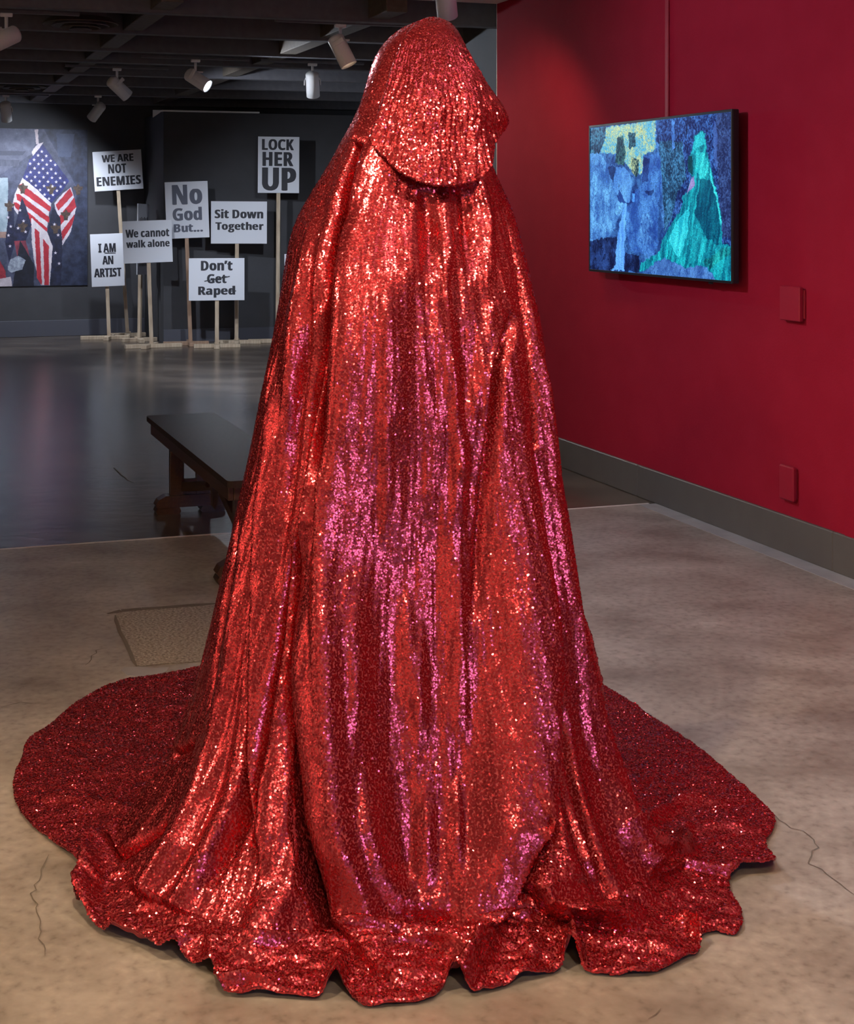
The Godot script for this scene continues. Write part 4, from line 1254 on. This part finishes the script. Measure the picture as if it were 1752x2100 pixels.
func build_robe() -> void:
	smooth_levels()
	var robe := thing("sequined_robe", "tall hooded figure wholly draped in a red sequined robe with a wide train", "robe", AXIS)
	var angles := PackedFloat32Array()
	var t := -180.0
	while t < 180.0 - 1e-4:
		angles.append(t)
		t += 0.42 if absf(t) < 112.0 else 1.0
	angles.append(180.0)
	var cols := angles.size()
	var body_rows := int(body_length / 0.0045)
	var rows := body_rows + FLOOR_ROWS + 3
	var row_q := PackedFloat32Array()
	var row_r := PackedFloat32Array()
	var rows_level := []
	for r in rows:
		if r <= body_rows:
			var q := body_length * r / body_rows
			var l := level(q)
			row_q.append(q)
			row_r.append(maxf(0.02, (l[2] + l[3]) * 0.5))
			rows_level.append(l)
		else:
			var s: float = minf(1.0, float(r - body_rows) / FLOOR_ROWS)
			row_q.append(body_length + FLOOR_REACH * s)
			row_r.append(lerpf(0.5, 0.78, s))
			rows_level.append(rows_level[body_rows])
	# the rise of the cloth from its folds
	var rise := PackedFloat32Array()
	rise.resize(rows * cols)
	# a fold with one steep side leans over on that side
	var lean_u := PackedFloat32Array()
	var lean_q := PackedFloat32Array()
	lean_u.resize(rows * cols)
	lean_q.resize(rows * cols)
	for f in FOLDS:
		var wl: float = f[0] * 0.001
		var wr: float = f[1] * 0.001
		var v: Array = f[2]
		var n: int = v.size() / 3
		var reach: float = maxf(wl, wr) * 2.2
		var lean := 0.0
		if wr > 2.5 * wl:
			lean = 1.0
		elif wl > 2.5 * wr:
			lean = -1.0
		var q0 := 1e9
		var q1 := -1e9
		var a0 := 1e9
		var a1 := -1e9
		for i in n:
			a0 = minf(a0, v[i * 3])
			a1 = maxf(a1, v[i * 3])
			q0 = minf(q0, v[i * 3 + 1])
			q1 = maxf(q1, v[i * 3 + 1])
		for r in rows:
			var q := row_q[r]
			if q < q0 - reach or q > q1 + reach:
				continue
			var k := row_r[r] * DEG
			var from := a0 - reach / k
			var to := a1 + reach / k
			for c in cols:
				var angle := angles[c]
				if angle < from or angle > to:
					continue
				var u := angle * k
				var best := 1e9
				var high := 0.0
				var left := 0.0
				var across_x := 0.0
				var across_y := 0.0
				for i in n - 1:
					var ux: float = v[i * 3] * k
					var uy: float = v[i * 3 + 1]
					var dx: float = v[i * 3 + 3] * k - ux
					var dy: float = v[i * 3 + 4] - uy
					if q < minf(uy, uy + dy) - reach or q > maxf(uy, uy + dy) + reach:
						continue
					var g: float = clampf(((u - ux) * dx + (q - uy) * dy) / (dx * dx + dy * dy), 0.0, 1.0)
					var ex: float = u - ux - dx * g
					var ey: float = q - uy - dy * g
					var d := ex * ex + ey * ey
					if d < best:
						best = d
						high = lerpf(v[i * 3 + 2], v[i * 3 + 5], g)
						left = dx * ey - dy * ex
						var long := sqrt(dx * dx + dy * dy)
						across_x = -dy / long
						across_y = dx / long
				var w := wl if left > 0.0 else wr
				if best < w * w * 4.8:
					rise[r * cols + c] += high * (0.00125 if high > 0.0 else 0.0020) * exp(-best / (w * w))
				if lean != 0.0:
					var near: float = 0.012 if left * lean > 0.0 else 0.035
					if best < near * near * 5.0:
						var push := lean * maxf(0.0, high) * 0.00062 * exp(-best / (near * near))
						lean_u[r * cols + c] += push * across_x
						lean_q[r * cols + c] += push * across_y
	# the cloth
	var crease := FastNoiseLite.new()
	crease.seed = 7
	crease.frequency = 1.0
	crease.fractal_octaves = 3
	var p := PackedVector3Array()
	p.resize(rows * cols)
	for c in cols:
		var angle := angles[c]
		var sn := sin(angle * DEG)
		var cs := cos(angle * DEG)
		var ps := power(sn)
		var pc := power(cs)
		var behind: float = smoothstep(96.0, 120.0, absf(angle))
		var reach := hem_reach(angle)
		var sweep := flare(angle)
		var foot := Vector3.ZERO
		var out_foot := Vector3.ZERO
		for r in rows:
			var l: Array = rows_level[r]
			var q := row_q[r]
			var d := rise[r * cols + c]
			if r <= body_rows:
				var depth: float = l[3] if cs > 0.0 else l[4]
				var x: float = l[1] + l[2] * ps
				var z: float = depth * pc
				var swept: float = sweep * pow(maxf(0.0, (0.42 - l[0]) / 0.42), 2.0)
				var out := Vector3(l[2] * ps / maxf(l[2] * l[2], 1e-5), 0, z / maxf(depth * depth, 1e-5)).normalized()
				x += swept * sn
				z += swept * cs
				var grown: float = smoothstep(0.45, 1.6, q)
				if behind > 0.0:
					d += behind * grown * (0.032 * absf(sin(angle * DEG * 5.5 + 0.7 * sin(angle * 0.05))) - 0.012)
				d += crease.get_noise_2d(angle * 0.16, q * 1.6) * 0.012 * row_r[r] * smoothstep(0.12, 0.5, q)
				d += crease.get_noise_2d(angle * row_r[r] * 1.6 + 50.0, q * 9.0) * 0.0007 * smoothstep(0.1, 0.4, q)
				var lift: float = smoothstep(0.3, 0.056, l[0]) * 0.5
				var way := (out * (1.0 - lift) + Vector3.UP * lift).normalized()
				p[r * cols + c] = Vector3(x, l[0], z) + way * d + Vector3.UP.cross(out) * lean_u[r * cols + c] + (out * 0.15 - Vector3.UP) * lean_q[r * cols + c]
				if r == body_rows:
					foot = Vector3(x, l[0], z)
					out_foot = out
			else:
				var s := float(mini(r - body_rows, FLOOR_ROWS)) / FLOOR_ROWS
				var end := Vector3(reach * sn, 0, reach * cs)
				var flat := foot.lerp(end, s)
				var gone := Vector2(end.x - foot.x, end.z - foot.z).length() * s
				flat.y = 0.012 + (foot.y - 0.012) * exp(-gone / 0.05)
				if behind > 0.0:
					d += behind * 0.03 * absf(sin(angle * DEG * 5.5)) * (1.0 - s)
				d += absf(crease.get_noise_2d(flat.x * 5.0 + flat.z * 2.0, flat.z * 9.0)) * lerpf(0.018, 0.009, smoothstep(60.0, 100.0, absf(angle)))
				d += crease.get_noise_2d(flat.x * 26.0, flat.z * 30.0) * lerpf(0.0030, 0.0012, smoothstep(60.0, 100.0, absf(angle)))
				var lift: float = lerpf(0.5, 1.0, smoothstep(0.0, 0.09, gone))
				var v := flat + (out_foot * (1.0 - lift) + Vector3.UP * lift).normalized() * d
				var over := r - body_rows - FLOOR_ROWS
				var away := Vector3(sn, 0, cs)
				v += Vector3.UP.cross(away) * lean_u[r * cols + c] + away * lean_q[r * cols + c]
				if over == 1:
					v += away * 0.003 + Vector3.DOWN * 0.004
				elif over == 2:
					v += away * -0.004 + Vector3.DOWN * 0.009
				v.y = maxf(v.y, 0.003)
				p[r * cols + c] = v
	var normals := PackedVector3Array()
	var cloak := mesh("cloak", sheet(p, rows, cols, normals), M.cloth, robe)
	sequins(p, normals, rows, cols, SEQUIN_PITCH, cloak, 11)
	build_veil(robe)


# lower edge of the hood's front flap: angle, height
const FLAP := [[-36, 1.715], [-30, 1.672], [-22, 1.637], [-13, 1.609], [-6, 1.582], [2, 1.558], [9, 1.548], [20, 1.550], [28, 1.558], [34, 1.570], [45, 1.61], [58, 1.65], [75, 1.68], [90, 1.69], [108, 1.70], [125, 1.72]]


func build_veil(robe: Node3D) -> void:
	var rows := 112
	var cols := 330
	var p := PackedVector3Array()
	p.resize(rows * cols)
	var crease := FastNoiseLite.new()
	crease.seed = 3
	crease.frequency = 1.0
	for c in cols:
		var angle := lerpf(-36.0, 125.0, float(c) / (cols - 1))
		var edge := 1.6
		for i in FLAP.size() - 1:
			if angle >= FLAP[i][0] and angle <= FLAP[i + 1][0]:
				edge = lerpf(FLAP[i][1], FLAP[i + 1][1], (angle - FLAP[i][0]) / (FLAP[i + 1][0] - FLAP[i][0]))
		var sn := sin(angle * DEG)
		var cs := cos(angle * DEG)
		# how far down the cloth the edge lies
		var q_edge := 0.0
		for i in lev_q.size():
			if lev[i * 5] >= edge:
				q_edge = lev_q[i]
		var tuck: float = smoothstep(-36.0, -24.0, angle) * smoothstep(125.0, 100.0, angle)
		for r in rows:
			var s: float = minf(float(r) / (rows - 3), 1.0)
			var l := level(q_edge * s)
			var depth: float = l[3] if cs > 0.0 else l[4]
			var out := Vector3(power(sn) / maxf(l[2], 0.01), 0, power(cs) / maxf(depth, 0.01)).normalized()
			var y: float = l[0]
			# hangs free of the face below the brow
			var off: float = 0.004 + 0.052 * smoothstep(1.93, 1.70, y)
			off += 0.012 * smoothstep(1.70, 1.55, y)
			off *= lerpf(0.86, 1.0, smoothstep(-30.0, 20.0, angle))
			var hang: float = smoothstep(1.90, 1.66, y)
			off += hang * (0.006 * sin(angle * DEG * 9.0 + 0.6) + 0.008 * exp(-pow((angle - 34.0) / 9.0, 2.0)) - 0.010 * exp(-pow((angle - 52.0) / 7.0, 2.0)) + 0.006 * exp(-pow((angle + 4.0) / 8.0, 2.0)))
			off += crease.get_noise_2d(angle * 0.3, y * 16.0) * 0.005 * smoothstep(1.93, 1.85, y)
			# the corner of the flap stands out on the right
			off += 0.014 * exp(-pow((angle - 88.0) / 20.0, 2.0)) * exp(-pow((y - 1.715) / 0.05, 2.0)) - 0.03 * smoothstep(70.0, 95.0, angle) * smoothstep(1.71, 1.66, y)
			off = lerpf(-0.012, off, tuck)
			var over := r - (rows - 3)
			var v := Vector3(l[1] + l[2] * power(sn), y + 0.004, depth * power(cs)) + out * off
			if over == 1:
				v += Vector3(0, -0.003, 0) - out * 0.003
			elif over == 2:
				v += Vector3(0, 0.006, 0) - out * 0.006
			p[r * cols + c] = v
	var normals := PackedVector3Array()
	var veil := mesh("hood_flap", sheet(p, rows, cols, normals), M.cloth, robe)
	sequins(p, normals, rows, cols, SEQUIN_PITCH, veil, 12)
